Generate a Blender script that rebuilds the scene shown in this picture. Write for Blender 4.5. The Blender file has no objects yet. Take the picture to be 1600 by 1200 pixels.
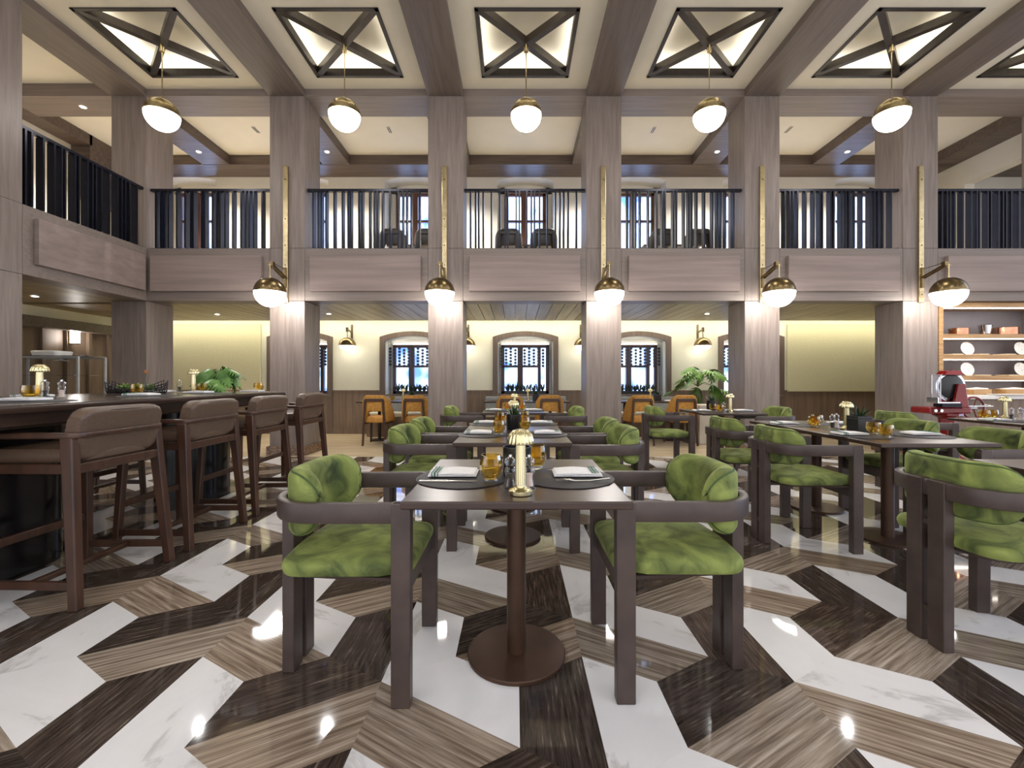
import bpy, bmesh, math, random
from mathutils import Vector, Matrix
random.seed(7)
PI = math.pi
SC = bpy.context.scene
COL = SC.collection

# ------------------------------------------------------------ camera, world, exposure
F, CH = 690.0, 1.158
cam_d = bpy.data.cameras.new('camera')
cam = bpy.data.objects.new('camera', cam_d)
COL.objects.link(cam)
cam.location = (0, 0, CH)
cam.rotation_euler = (PI / 2, 0, 0)
cam_d.sensor_width = 36
cam_d.lens = 36 * F / 1600
cam_d.shift_x = -5 / 1600
cam_d.shift_y = -7 / 1600
cam_d.clip_start = 0.05
SC.camera = cam
SC.view_settings.view_transform = 'Standard'
SC.view_settings.look = 'None'
SC.view_settings.gamma = 1
SC.view_settings.use_curve_mapping = False
SC.view_settings.exposure = 1.4
try:
    SC.cycles.use_denoising = True
    SC.cycles.max_bounces = 8
    SC.cycles.diffuse_bounces = 4
    SC.cycles.transparent_max_bounces = 12
    SC.cycles.caustics_reflective = False
    SC.cycles.caustics_refractive = False
    SC.cycles.sample_clamp_indirect = 4.0
except Exception:
    pass
world = bpy.data.worlds.new('daylight')
SC.world = world
world.use_nodes = True
wn = world.node_tree
wbg = wn.nodes['Background']
wbg.inputs['Strength'].default_value = 1.0
w_tc = wn.nodes.new('ShaderNodeTexCoord')
w_no = wn.nodes.new('ShaderNodeTexNoise')
w_no.inputs['Scale'].default_value = 26
w_no.inputs['Detail'].default_value = 5
w_cr = wn.nodes.new('ShaderNodeValToRGB')
w_cr.color_ramp.elements[0].position = .35
w_cr.color_ramp.elements[0].color = (.07, .16, .62, 1)
w_cr.color_ramp.elements[1].position = .6
w_cr.color_ramp.elements[1].color = (.55, .74, 1.0, 1)
wn.links.new(w_tc.outputs['Generated'], w_no.inputs['Vector'])
wn.links.new(w_no.outputs['Fac'], w_cr.inputs['Fac'])
# bright daylight beyond the windows (+Y), the softer lit hall behind the camera (-Y)
w_sep = wn.nodes.new('ShaderNodeSeparateXYZ')
w_nm = wn.nodes.new('ShaderNodeTexCoord')
wn.links.new(w_nm.outputs['Generated'], w_sep.inputs[0])
w_geo = wn.nodes.new('ShaderNodeMapRange')
w_geo.inputs['From Min'].default_value = -.25
w_geo.inputs['From Max'].default_value = .25
wn.links.new(w_sep.outputs['Y'], w_geo.inputs['Value'])
w_vm = wn.nodes.new('ShaderNodeVectorMath')
w_vm.operation = 'SCALE'
w_vm.inputs['Scale'].default_value = 2.3
wn.links.new(w_cr.outputs['Color'], w_vm.inputs[0])
w_mix = wn.nodes.new('ShaderNodeMixRGB')
w_mix.inputs[1].default_value = (.66, .65, .68, 1)
wn.links.new(w_geo.outputs['Result'], w_mix.inputs[0])
wn.links.new(w_vm.outputs[0], w_mix.inputs[2])
wn.links.new(w_mix.outputs[0], wbg.inputs['Color'])

P_PEND, P_SCON, P_COVE, P_COFF, P_SHELF, P_DOWN = 10.0, 16.0, 16.0, 7.0, 5.0, 22.0

# ------------------------------------------------------------ materials
def lin(c):
    return tuple(((v / 255) / 12.92 if v / 255 <= .04045 else ((v / 255 + .055) / 1.055) ** 2.4) for v in c) + (1,)

def base_mat(name, rgb, rough=.5, metal=0.0):
    m = bpy.data.materials.new(name)
    m.use_nodes = True
    b = m.node_tree.nodes['Principled BSDF']
    b.inputs['Base Color'].default_value = lin(rgb)
    b.inputs['Roughness'].default_value = rough
    b.inputs['Metallic'].default_value = metal
    return m, m.node_tree, b

def noisy(name, c1, c2, scale=(4, 4, 4), rough=.5, metal=0.0, bump=0.0, detail=5, lo=.3, hi=.7, uv=False, nscale=1.0, dist=0.0, extra=None):
    m, t, b = base_mat(name, c1, rough, metal)
    tc = t.nodes.new('ShaderNodeTexCoord')
    mp = t.nodes.new('ShaderNodeMapping')
    mp.inputs['Scale'].default_value = scale
    t.links.new(tc.outputs['UV' if uv else 'Object'], mp.inputs['Vector'])
    n = t.nodes.new('ShaderNodeTexNoise')
    n.inputs['Scale'].default_value = nscale
    n.inputs['Detail'].default_value = detail
    n.inputs['Distortion'].default_value = dist
    t.links.new(mp.outputs['Vector'], n.inputs['Vector'])
    r = t.nodes.new('ShaderNodeValToRGB')
    r.color_ramp.elements[0].position = lo
    r.color_ramp.elements[0].color = lin(c1)
    r.color_ramp.elements[1].position = hi
    r.color_ramp.elements[1].color = lin(c2)
    if extra:
        for pos, c in extra:
            e = r.color_ramp.elements.new(pos)
            e.color = lin(c)
    t.links.new(n.outputs['Fac'], r.inputs['Fac'])
    t.links.new(r.outputs['Color'], b.inputs['Base Color'])
    if bump:
        bp = t.nodes.new('ShaderNodeBump')
        bp.inputs['Strength'].default_value = bump
        bp.inputs['Distance'].default_value = .01
        t.links.new(n.outputs['Fac'], bp.inputs['Height'])
        t.links.new(bp.outputs['Normal'], b.inputs['Normal'])
    return m

def emit(name, rgb, strength):
    m = bpy.data.materials.new(name)
    m.use_nodes = True
    t = m.node_tree
    t.nodes.clear()
    o = t.nodes.new('ShaderNodeOutputMaterial')
    e = t.nodes.new('ShaderNodeEmission')
    e.inputs['Color'].default_value = rgb + (1,)
    e.inputs['Strength'].default_value = strength
    t.links.new(e.outputs[0], o.inputs[0])
    return m

def thin_glass(name, rgb=(1, 1, 1), gloss=.12):
    m = bpy.data.materials.new(name)
    m.use_nodes = True
    t = m.node_tree
    t.nodes.clear()
    o = t.nodes.new('ShaderNodeOutputMaterial')
    mx = t.nodes.new('ShaderNodeMixShader')
    tr = t.nodes.new('ShaderNodeBsdfTransparent')
    tr.inputs[0].default_value = rgb + (1,)
    g = t.nodes.new('ShaderNodeBsdfGlossy')
    g.inputs['Roughness'].default_value = .03
    lw = t.nodes.new('ShaderNodeLayerWeight')
    lw.inputs['Blend'].default_value = gloss
    t.links.new(lw.outputs['Facing'], mx.inputs[0])
    t.links.new(tr.outputs[0], mx.inputs[1])
    t.links.new(g.outputs[0], mx.inputs[2])
    t.links.new(mx.outputs[0], o.inputs[0])
    return m

M = {}
WC1, WC2 = (102, 91, 84), (129, 117, 109)
M['oak_v'] = noisy('grey_oak_vertical', WC1, WC2, (26, 26, 1.6), .48, bump=.12, lo=.25, hi=.72, dist=.6)
M['oak_x'] = noisy('grey_oak_crosswise', WC1, WC2, (1.1, 20, 34), .48, bump=.08, lo=.15, hi=.85, dist=.15)
M['oak_y'] = noisy('grey_oak_lengthwise', (88, 77, 69), (108, 96, 87), (26, 1.6, 26), .48, bump=.12, lo=.25, hi=.72, dist=.6)
M['oak_panel'] = noisy('smoked_oak_panel', (118, 103, 97), (136, 121, 114), (.8, 5, 16), .5, lo=.3, hi=.7, dist=.2)
M['oak_gallery'] = noisy('dark_oak_beam', (72, 60, 53), (98, 84, 75), (1.6, 22, 22), .4, bump=.08)
M['dado'] = noisy('oak_dado_boards', (98, 82, 68), (122, 104, 88), (14, 14, 1.2), .5, lo=.3, hi=.7)
M['plank_ceil'] = noisy('oak_plank_ceiling', (128, 112, 84), (160, 144, 112), (9, .9, 9), .42, bump=.05, lo=.3, hi=.7)
M['cream'] = noisy('cream_plaster', (205, 197, 176), (212, 204, 184), (2, 2, 2), .7)
M['ceilwhite'] = noisy('off_white_ceiling_paint', (214, 208, 192), (220, 214, 198), (2, 2, 2), .7)
M['wallcream'] = noisy('wall_plaster', (206, 205, 186), (214, 213, 194), (2, 2, 2), .75)
M['wallupper'] = noisy('upper_wall_plaster', (204, 199, 186), (212, 207, 195), (2, 2, 2), .75)
M['panelgreen'] = noisy('pale_olive_wall_fabric', (186, 182, 148), (194, 190, 156), (30, 30, 30), .85)
M['trimoak'] = noisy('darker_oak_surround', (86, 73, 64), (104, 90, 80), (22, 22, 1.6), .48)
M['stonebase'] = noisy('brown_marble_plinth', (70, 50, 38), (130, 104, 82), (22, 22, 40), .25, lo=.35, hi=.65)
M['black_frame'] = noisy('black_stained_wood', (26, 21, 18), (42, 34, 30), (20, 20, 20), .4)
M['x_beam'] = noisy('dark_walnut_beam', (34, 27, 23), (50, 40, 33), (12, 12, 12), .38)
M['iron'] = noisy('blackened_steel_daylight_tint', (20, 21, 30), (28, 29, 42), (9, 9, 9), .32, .6)  # navy tint puts the blue daylight sheen of the bars into the colour
M['brass'] = noisy('aged_brass', (176, 160, 122), (200, 184, 146), (14, 14, 14), .27, 1.0)
M['brass_old'] = noisy('antique_brass', (110, 94, 66), (142, 124, 90), (18, 18, 18), .28, 1.0)
M['brass_lamp'] = noisy('polished_brass', (205, 194, 150), (220, 210, 168), (40, 40, 4), .22, 1.0)
M['bronze'] = noisy('bronze_tone_metal', (66, 46, 33), (78, 56, 41), (8, 8, 8), .42, .45)
M['darkbronze'] = noisy('dark_bronze', (52, 42, 34), (66, 54, 44), (8, 8, 8), .35, .7)
M['chairwood'] = noisy('ash_stained_grey_brown', (54, 43, 39), (74, 61, 55), (9, 9, 9), .42, lo=.3, hi=.7)
M['stoolwood'] = noisy('walnut_stool_wood', (54, 34, 23), (76, 50, 35), (22, 22, 3), .36)
M['tabletop'] = noisy('walnut_table_top', (44, 28, 20), (62, 42, 31), (3, 26, 26), .30, dist=.3)
M['bartop'] = noisy('dark_polished_bar_top', (50, 37, 30), (66, 50, 41), (22, 2, 22), .2)
M['bardark'] = noisy('black_lacquer', (10, 9, 10), (17, 15, 16), (4, 4, 4), .22)
M['leather'] = noisy('taupe_leather', (84, 66, 52), (94, 75, 60), (60, 60, 60), .42, bump=.05)
M['piping'] = noisy('dark_piping', (48, 38, 30), (56, 44, 36), (30, 30, 30), .5)
M['mustard'] = noisy('mustard_velvet', (160, 112, 42), (190, 140, 62), (26, 26, 26), .7)
M['linen'] = noisy('white_linen', (226, 224, 222), (238, 236, 234), (120, 120, 120), .8, bump=.05)
M['stripe'] = noisy('green_stripe_thread', (44, 96, 74), (54, 108, 84), (80, 80, 80), .8)
M['mat'] = noisy('charcoal_leather_mat', (32, 29, 31), (40, 37, 38), (60, 60, 60), .55)
M['steel'] = noisy('cutlery_steel', (190, 186, 176), (206, 202, 190), (20, 20, 20), .18, 1.0)
M['satin'] = noisy('satin_steel', (176, 178, 176), (192, 194, 192), (20, 20, 20), .4, .5)
M['black_pot'] = noisy('black_ceramic', (14, 14, 15), (22, 22, 24), (10, 10, 10), .3)
M['soil'] = noisy('potting_soil', (24, 19, 15), (46, 36, 28), (90, 90, 90), .9)
M['leaf'] = noisy('green_leaf', (38, 78, 28), (104, 148, 64), (9, 9, 9), .38)
M['leafdark'] = noisy('dark_green_leaf', (20, 40, 20), (46, 74, 36), (14, 14, 14), .45)
M['lime'] = noisy('lime_green_sprig', (96, 128, 50), (140, 168, 84), (40, 40, 40), .5)
M['stemg'] = noisy('green_stem', (70, 92, 44), (96, 112, 60), (20, 20, 20), .5)
M['winwood'] = noisy('brown_window_wood', (78, 46, 34), (100, 64, 48), (20, 20, 3), .4)
M['white'] = noisy('white_enamel', (224, 222, 216), (232, 230, 226), (20, 20, 20), .35)
M['lacquer_white'] = noisy('off_white_lacquer', (206, 200, 186), (214, 208, 196), (5, 5, 5), .35)
M['greyuph'] = noisy('blue_grey_upholstery', (128, 132, 134), (144, 148, 150), (40, 40, 40), .8)
M['shelfoak'] = noisy('light_oak_shelf', (150, 112, 68), (190, 152, 104), (2, 22, 22), .45)
M['shelfback'] = noisy('slate_grey_back_panel', (112, 106, 110), (124, 118, 122), (3, 3, 3), .55)
M['copper'] = noisy('polished_copper', (196, 140, 110), (214, 164, 132), (12, 12, 12), .2, 1.0)
M['red'] = noisy('crimson_enamel', (112, 14, 18), (128, 20, 22), (4, 4, 4), .2)
M['chrome'] = noisy('chrome', (200, 200, 204), (212, 212, 216), (4, 4, 4), .1, 1.0)
M['plate'] = noisy('speckled_china', (226, 228, 226), (150, 158, 160), (70, 70, 70), .3, lo=.56, hi=.68)
M['lightwood'] = noisy('pale_board_wood', (214, 196, 160), (226, 210, 178), (6, 20, 20), .5)
M['beads'] = noisy('dark_beads', (22, 20, 24), (34, 30, 34), (9, 9, 9), .35)
M['beadswhite'] = noisy('pale_beads', (176, 174, 176), (196, 194, 196), (9, 9, 9), .4)
M['orange'] = noisy('orange_petals', (190, 110, 50), (214, 140, 76), (30, 30, 30), .5)
M['darkleather'] = noisy('black_brown_leather', (26, 20, 17), (38, 30, 26), (30, 30, 30), .4)
M['grout'] = noisy('floor_bedding', (90, 84, 78), (100, 94, 88), (9, 9, 9), .6)
M['beige'] = noisy('beige_travertine', (176, 158, 128), (206, 190, 162), (1.4, 18, 1), .24, lo=.3, hi=.7, dist=.6)
M['pepper'] = noisy('peppercorns', (26, 20, 18), (60, 46, 38), (160, 160, 160), .7)
M['salt'] = noisy('pink_salt', (214, 186, 170), (232, 212, 200), (160, 160, 160), .7)

def velvet():
    m, t, b = base_mat('green_velvet', (88, 102, 40), .8)
    tc = t.nodes.new('ShaderNodeTexCoord')
    n = t.nodes.new('ShaderNodeTexNoise')
    n.inputs['Scale'].default_value = 7
    n.inputs['Detail'].default_value = 4
    n.inputs['Distortion'].default_value = 1.2
    t.links.new(tc.outputs['Object'], n.inputs['Vector'])
    r = t.nodes.new('ShaderNodeValToRGB')  # dark and light stops paint velvet shadows and highlights into the colour
    r.color_ramp.elements[0].position = .3
    r.color_ramp.elements[0].color = lin((42, 56, 20))
    r.color_ramp.elements[1].position = .66
    r.color_ramp.elements[1].color = lin((132, 144, 72))
    t.links.new(n.outputs['Fac'], r.inputs['Fac'])
    t.links.new(r.outputs['Color'], b.inputs['Base Color'])
    b.inputs['Sheen Weight'].default_value = .35
    b.inputs['Sheen Roughness'].default_value = .35
    b.inputs['Sheen Tint'].default_value = lin((190, 196, 120))
    bp = t.nodes.new('ShaderNodeBump')
    bp.inputs['Strength'].default_value = .25
    bp.inputs['Distance'].default_value = .02
    t.links.new(n.outputs['Fac'], bp.inputs['Height'])
    t.links.new(bp.outputs['Normal'], b.inputs['Normal'])
    return m
M['velvet'] = velvet()
M['velvetpipe'] = noisy('dark_green_piping', (50, 70, 24), (62, 84, 32), (30, 30, 30), .7)

def glassmat(name, rgb, rough=.02, ior=1.45):
    m, t, b = base_mat(name, (255, 255, 255), rough)
    b.inputs['Base Color'].default_value = rgb + (1,)
    b.inputs['Transmission Weight'].default_value = 1
    b.inputs['IOR'].default_value = ior
    return m
M['amber'] = thin_glass('amber_glass', (.97, .85, .46), .30)
M['clearglass'] = thin_glass('clear_glass', (.985, .99, .99), .38)
M['pane'] = thin_glass('window_pane', (.95, .97, 1.0), .06)
M['globe'] = emit('lit_opal_glass', (1.0, .95, .89), P_PEND)
M['globe2'] = emit('lit_opal_glass_sconce', (1.0, .95, .90), P_SCON)
M['globe3'] = emit('lit_dome_glass', (1.0, .93, .84), 3.2)
M['cove'] = emit('cove_light_strip', (1.0, .95, .82), P_COVE)
M['coff'] = emit('coffer_light_strip', (1.0, .96, .90), P_COFF)
M['shelfled'] = emit('shelf_light_strip', (1.0, .93, .84), P_SHELF)
M['down'] = emit('downlight_lens', (1.0, .92, .78), P_DOWN)

def stone(name, stops, scale, rough, nd=6, dist=.4, n2=None):
    m, t, b = base_mat(name, stops[0][1], rough)
    tc = t.nodes.new('ShaderNodeTexCoord')
    mp = t.nodes.new('ShaderNodeMapping')
    mp.inputs['Scale'].default_value = scale
    t.links.new(tc.outputs['UV'], mp.inputs['Vector'])
    n = t.nodes.new('ShaderNodeTexNoise')
    n.inputs['Scale'].default_value = 1
    n.inputs['Detail'].default_value = nd
    n.inputs['Roughness'].default_value = .62
    n.inputs['Distortion'].default_value = dist
    t.links.new(mp.outputs['Vector'], n.inputs['Vector'])
    r = t.nodes.new('ShaderNodeValToRGB')
    while len(r.color_ramp.elements) < len(stops):
        r.color_ramp.elements.new(.5)
    for e, (p, c) in zip(r.color_ramp.elements, stops):
        e.position = p
        e.color = lin(c)
    t.links.new(n.outputs['Fac'], r.inputs['Fac'])
    # piece-to-piece tone
    at = t.nodes.new('ShaderNodeVertexColor')
    at.layer_name = 'tone'
    mx = t.nodes.new('ShaderNodeMixRGB')
    mx.blend_type = 'MULTIPLY'
    mx.inputs[0].default_value = 1
    t.links.new(r.outputs['Color'], mx.inputs[1])
    t.links.new(at.outputs['Color'], mx.inputs[2])
    t.links.new(mx.outputs[0], b.inputs['Base Color'])
    return m
M['marble'] = stone('white_marble', [(0.0, (150, 146, 142)), (.36, (196, 193, 190)), (.43, (222, 220, 218)), (1.0, (232, 231, 230))], (1.4, 2.6, 1), .045, 6, 2.2)
M['trav'] = stone('grey_brown_travertine', [(.30, (84, 71, 60)), (.44, (122, 107, 92)), (.55, (152, 138, 122)), (.70, (186, 174, 158))], (2.2, 62, 1), .05, 14, .05)
M['travdark'] = stone('dark_travertine', [(.3, (38, 31, 27)), (.5, (64, 54, 47)), (.62, (86, 75, 66)), (.72, (150, 138, 124))], (6, 84, 1), .045, 14, .05)

# ------------------------------------------------------------ mesh builder
class MB:
    def __init__(s):
        s.v, s.f = [], []
    def add(s, vs, fs):
        o = len(s.v)
        s.v += [tuple(p) for p in vs]
        s.f += [tuple(i + o for i in f) for f in fs]
        return s
    def box(s, x0, x1, y0, y1, z0, z1):
        v = [(x, y, z) for z in (z0, z1) for y in (y0, y1) for x in (x0, x1)]
        return s.add(v, [(0, 2, 3, 1), (4, 5, 7, 6), (0, 1, 5, 4), (2, 6, 7, 3), (0, 4, 6, 2), (1, 3, 7, 5)])
    def hexa(s, b, t):
        v = list(b) + list(t)
        return s.add(v, [(3, 2, 1, 0), (4, 5, 6, 7), (0, 1, 5, 4), (1, 2, 6, 5), (2, 3, 7, 6), (3, 0, 4, 7)])
    def beam(s, p, q, w, h):
        p, q = Vector(p), Vector(q)
        d = (q - p).normalized()
        up = Vector((0, 0, 1)) if abs(d.z) < .9 else Vector((1, 0, 0))
        a = d.cross(up).normalized() * w / 2
        b = a.cross(d).normalized() * h / 2
        return s.hexa([p - a - b, p + a - b, p + a + b, p - a + b], [q - a - b, q + a - b, q + a + b, q - a + b])
    def poly(s, pts, off):
        n = len(pts)
        a = [Vector(p) for p in pts]
        b = [p + Vector(off) for p in a]
        fs = [tuple(range(n))[::-1], tuple(range(n, 2 * n))] + [(i, (i + 1) % n, n + (i + 1) % n, n + i) for i in range(n)]
        return s.add(a + b, fs)
    def lathe(s, prof, n=24, c=(0, 0, 0), cap=True, ribs=0, amp=0):
        vs, fs = [], []
        for r, z in prof:
            for k in range(n):
                a = 2 * PI * k / n
                rr = r * (1 + amp * math.cos(ribs * a)) if ribs else r
                vs.append((c[0] + rr * math.cos(a), c[1] + rr * math.sin(a), c[2] + z))
        for i in range(len(prof) - 1):
            for k in range(n):
                k2 = (k + 1) % n
                fs.append((i * n + k, i * n + k2, (i + 1) * n + k2, (i + 1) * n + k))
        if cap:
            if prof[0][0] > 1e-5:
                fs.append(tuple(range(n))[::-1])
            if prof[-1][0] > 1e-5:
                fs.append(tuple(range((len(prof) - 1) * n, len(prof) * n)))
        return s.add(vs, fs)
    def cyl(s, c, r, z0, z1, n=24):
        return s.lathe([(r, z0), (r, z1)], n, (c[0], c[1], 0))
    def tube(s, pts, r, n=8, closed=False):
        pts = [Vector(p) for p in pts]
        vs, fs = [], []
        m = len(pts)
        up = None
        for i, p in enumerate(pts):
            if closed:
                d = pts[(i + 1) % m] - pts[i - 1]
            else:
                d = pts[min(i + 1, m - 1)] - pts[max(i - 1, 0)]
            d = d.normalized() if d.length > 1e-9 else Vector((0, 0, 1))
            if up is None:
                up = Vector((0, 0, 1)) if abs(d.z) < .9 else Vector((1, 0, 0))
            a = d.cross(up)
            if a.length < 1e-4:
                a = d.cross(Vector((0, 1, 0)))
            a.normalize()
            b = a.cross(d).normalized()
            up = b
            rr = r[i] if isinstance(r, (list, tuple)) else r
            for k in range(n):
                t = 2 * PI * k / n
                vs.append(p + (a * math.cos(t) + b * math.sin(t)) * rr)
        for i in range(m if closed else m - 1):
            j = (i + 1) % m
            for k in range(n):
                k2 = (k + 1) % n
                fs.append((i * n + k, i * n + k2, j * n + k2, j * n + k))
        if not closed:
            fs.append(tuple(range(n))[::-1])
            fs.append(tuple(range((m - 1) * n, m * n)))
        return s.add(vs, fs)
    def sweep(s, path, prof):
        """path: planar xy points + z; prof(i, m) -> closed list of (u outward, v up)."""
        path = [Vector(p) for p in path]
        m = len(path)
        vs, fs, n = [], [], None
        for i, p in enumerate(path):
            d = (path[min(i + 1, m - 1)] - path[max(i - 1, 0)])
            d.z = 0
            d.normalize()
            a = Vector((d.y, -d.x, 0))
            pr = prof(i, m)
            n = len(pr)
            for u, v in pr:
                vs.append(p + a * u + Vector((0, 0, v)))
        for i in range(m - 1):
            for k in range(n):
                k2 = (k + 1) % n
                fs.append((i * n + k, i * n + k2, (i + 1) * n + k2, (i + 1) * n + k))
        fs.append(tuple(range(n))[::-1])
        fs.append(tuple(range((m - 1) * n, m * n)))
        return s.add(vs, fs)
    def pillow(s, outline, layers):
        """outline: list (x,y); layers: list (scale, z) bottom to top."""
        n = len(outline)
        cx = sum(p[0] for p in outline) / n
        cy = sum(p[1] for p in outline) / n
        vs, fs = [], []
        for sc, z in layers:
            for x, y in outline:
                vs.append((cx + (x - cx) * sc, cy + (y - cy) * sc, z))
        for i in range(len(layers) - 1):
            for k in range(n):
                k2 = (k + 1) % n
                fs.append((i * n + k, i * n + k2, (i + 1) * n + k2, (i + 1) * n + k))
        fs.append(tuple(range(n))[::-1])
        fs.append(tuple(range((len(layers) - 1) * n, len(layers) * n)))
        return s.add(vs, fs)
    def xf(s, mat, start=0):
        s.v[start:] = [tuple(mat @ Vector(p)) for p in s.v[start:]]
        return s
    def build(s, name, mat, parent=None, smooth=False, bevel=0, loc=None, solid=0, fix=True):
        me = bpy.data.meshes.new(name)
        me.from_pydata(s.v, [], s.f)
        if fix:
            bm = bmesh.new()
            bm.from_mesh(me)
            bmesh.ops.recalc_face_normals(bm, faces=bm.faces)
            bm.to_mesh(me)
            bm.free()
        if smooth:
            me.polygons.foreach_set('use_smooth', [True] * len(me.polygons))
            me.set_sharp_from_angle(angle=math.radians(38))
        me.materials.append(mat)
        o = bpy.data.objects.new(name, me)
        COL.objects.link(o)
        if parent is not None:
            o.parent = parent
        if loc:
            o.location = loc
        if solid:
            md = o.modifiers.new('thickness', 'SOLIDIFY')
            md.thickness = solid
        if bevel:
            md = o.modifiers.new('bevel', 'BEVEL')
            md.width = bevel
            md.segments = 2
            md.limit_method = 'ANGLE'
            md.angle_limit = math.radians(50)
        return o

def tag(o, label, cat, group=None, kind=None):
    if label:
        o['label'] = label
    if cat:
        o['category'] = cat
    if group:
        o['group'] = group
    if kind:
        o['kind'] = kind
    return o

def thing(name, label, cat, loc=(0, 0, 0), rz=0, group=None):
    o = bpy.data.objects.new(name, None)
    o.empty_display_size = .1
    COL.objects.link(o)
    o.location = loc
    o.rotation_euler = (0, 0, rz)
    return tag(o, label, cat, group)

def struct(o, label=None):
    o['kind'] = 'structure'
    if label:
        o['label'] = label
    return o

def kids(o):
    return [c for c in CH_MAP.get(o.name, [])]
CH_MAP = {}
def refresh_children():
    CH_MAP.clear()
    for o in bpy.data.objects:
        if o.parent:
            CH_MAP.setdefault(o.parent.name, []).append(o)

def dup(root, label=None, loc=None, rz=None, group=None, parent=None, top=True):
    if top:
        refresh_children()
    c = root.copy()
    COL.objects.link(c)
    if parent is not None:
        c.parent = parent
    for k in CH_MAP.get(root.name, []):
        dup(k, parent=c, top=False)
    if top:
        if label:
            c['label'] = label
        if loc is not None:
            c.location = loc
        if rz is not None:
            c.rotation_euler = (0, 0, rz)
        if group:
            c['group'] = group
    return c

class Kind:
    """first use places the prototype itself, later uses copy it"""
    def __init__(s, make):
        s.make, s.o = make, None
    def put(s, label, loc, rz=0, group=None):
        if s.o is None:
            s.o = s.make()
            o = s.o
            o.location, o.rotation_euler, o['label'] = loc, (0, 0, rz), label
            if group:
                o['group'] = group
            return o
        return dup(s.o, label, loc, rz, group)

# ============================================================ SETTING
CX = [1.355 + 2.42 * k for k in range(-3, 4)]          # column centres
HW = .2675
YF, YB = 6.75, 7.28                                    # column front / back
ZS, ZR, ZL, ZC, ZG = 2.361, 3.165, 5.49, 5.60, 5.685   # soffit, gallery floor line, lintel, ceiling, gallery ceiling
YW = 9.45
WINX = [.22 + 2.41 * k for k in range(-3, 4)]

# ---- patterned stone floor
a = .3048
def U(deg):
    return Vector((math.cos(math.radians(deg)), math.sin(math.radians(deg)), 0))
e90, e330, e210 = U(90), U(-30), U(210)
L1, L2 = e90 * 3 * a, (e90 * .5 + U(0) * math.cos(math.radians(30))) * 3 * a
bm = bmesh.new()
uvl = bm.loops.layers.uv.new('UVMap')
colr = bm.loops.layers.float_color.new('tone')
mats = [M['marble'], M['travdark'], M['trav']]
o0 = Vector((-.513, 1.693, 0))
for i in range(-14, 16):
    for j in range(-9, 13):
        p = o0 + L1 * i + L2 * j
        if p.x < -7.0 or p.x > 9.5 or p.y < -1.6 or p.y > 7.2:
            continue
        for mi, (d1, d2) in enumerate(((e90, e330), (e90, e210), (e330, e210))):
            nt = p + a * d1 + a * d2
            for da, db in ((d1, d2), (d2, d1)):
                q = [p, p + 2 * a * da, p + 2 * a * da + a * db, nt]
                if mi == 0 and da == d2:
                    pass
                tn = random.uniform(.82, 1.12) if mi else random.uniform(.97, 1.02)
                warm = random.uniform(-.03, .05) if mi else 0
                ox, oy = random.uniform(0, 40), random.uniform(0, 40)
                vs = [bm.verts.new(x) for x in q]
                f = bm.faces.new(vs)
                f.material_index = mi
                if f.normal.z < 0:
                    f.normal_flip()
                side = Vector((-da.y, da.x, 0))
                for l in f.loops:
                    r_ = l.vert.co - p
                    l[uvl].uv = (r_.dot(da) + ox, r_.dot(side) + oy)
                    l[colr] = (tn * (1 + warm), tn, tn * (1 - warm), 1)
for f in bm.faces:
    f.normal_update()
    if f.normal.z < 0:
        f.normal_flip()
for co, no in (((0, 6.62, 0), (0, 1, 0)), ((-6.2, 0, 0), (-1, 0, 0)), ((9.0, 0, 0), (1, 0, 0)), ((0, -1.2, 0), (0, -1, 0))):
    bmesh.ops.bisect_plane(bm, geom=bm.verts[:] + bm.edges[:] + bm.faces[:], plane_co=co, plane_no=no, clear_outer=True)
me = bpy.data.meshes.new('floor')
bm.to_mesh(me)
bm.free()
for m_ in mats:
    me.materials.append(m_)
fl = bpy.data.objects.new('floor', me)
COL.objects.link(fl)
struct(fl, 'polished floor of white marble, grey and dark travertine chevrons')
b = MB()
b.box(-9, 12, 6.62, 10.4, -.1, 0).box(-9, -6.2, -1.2, 6.62, -.1, 0).box(9, 12, -1.2, 6.62, -.1, 0)
struct(b.build('floor', M['beige']), 'pale beige travertine floor behind the columns')
struct(MB().box(-6.2, 9, -1.2, 6.62, -.1, -.004).build('floor', M['grout']), 'bedding under the patterned floor')

# ---- columns with plinths
for k, cx in enumerate(CX):
    b = MB()
    for z0, z1 in ((0, ZS - .003), (ZS, ZR - .003), (ZR, ZL)):
        b.box(cx - HW, cx + HW, YF, YB, z0, z1)
    c = struct(b.build('column', M['oak_v'], bevel=.004))
    MB().box(cx - HW - .035, cx + HW + .035, YF - .035, YB + .035, 0, .137).build('plinth', M['stonebase'], c, bevel=.004)
b = MB()
for z0, z1 in ((0, ZS - .003), (ZS, ZR - .003), (ZR, ZL)):
    b.box(-6.16, -5.625, 4.5, 5.04, z0, z1)
c = struct(b.build('column', M['oak_v'], bevel=.004))
MB().box(-6.195, -5.59, 4.465, 5.075, 0, .137).build('plinth', M['stonebase'], c)

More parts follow.
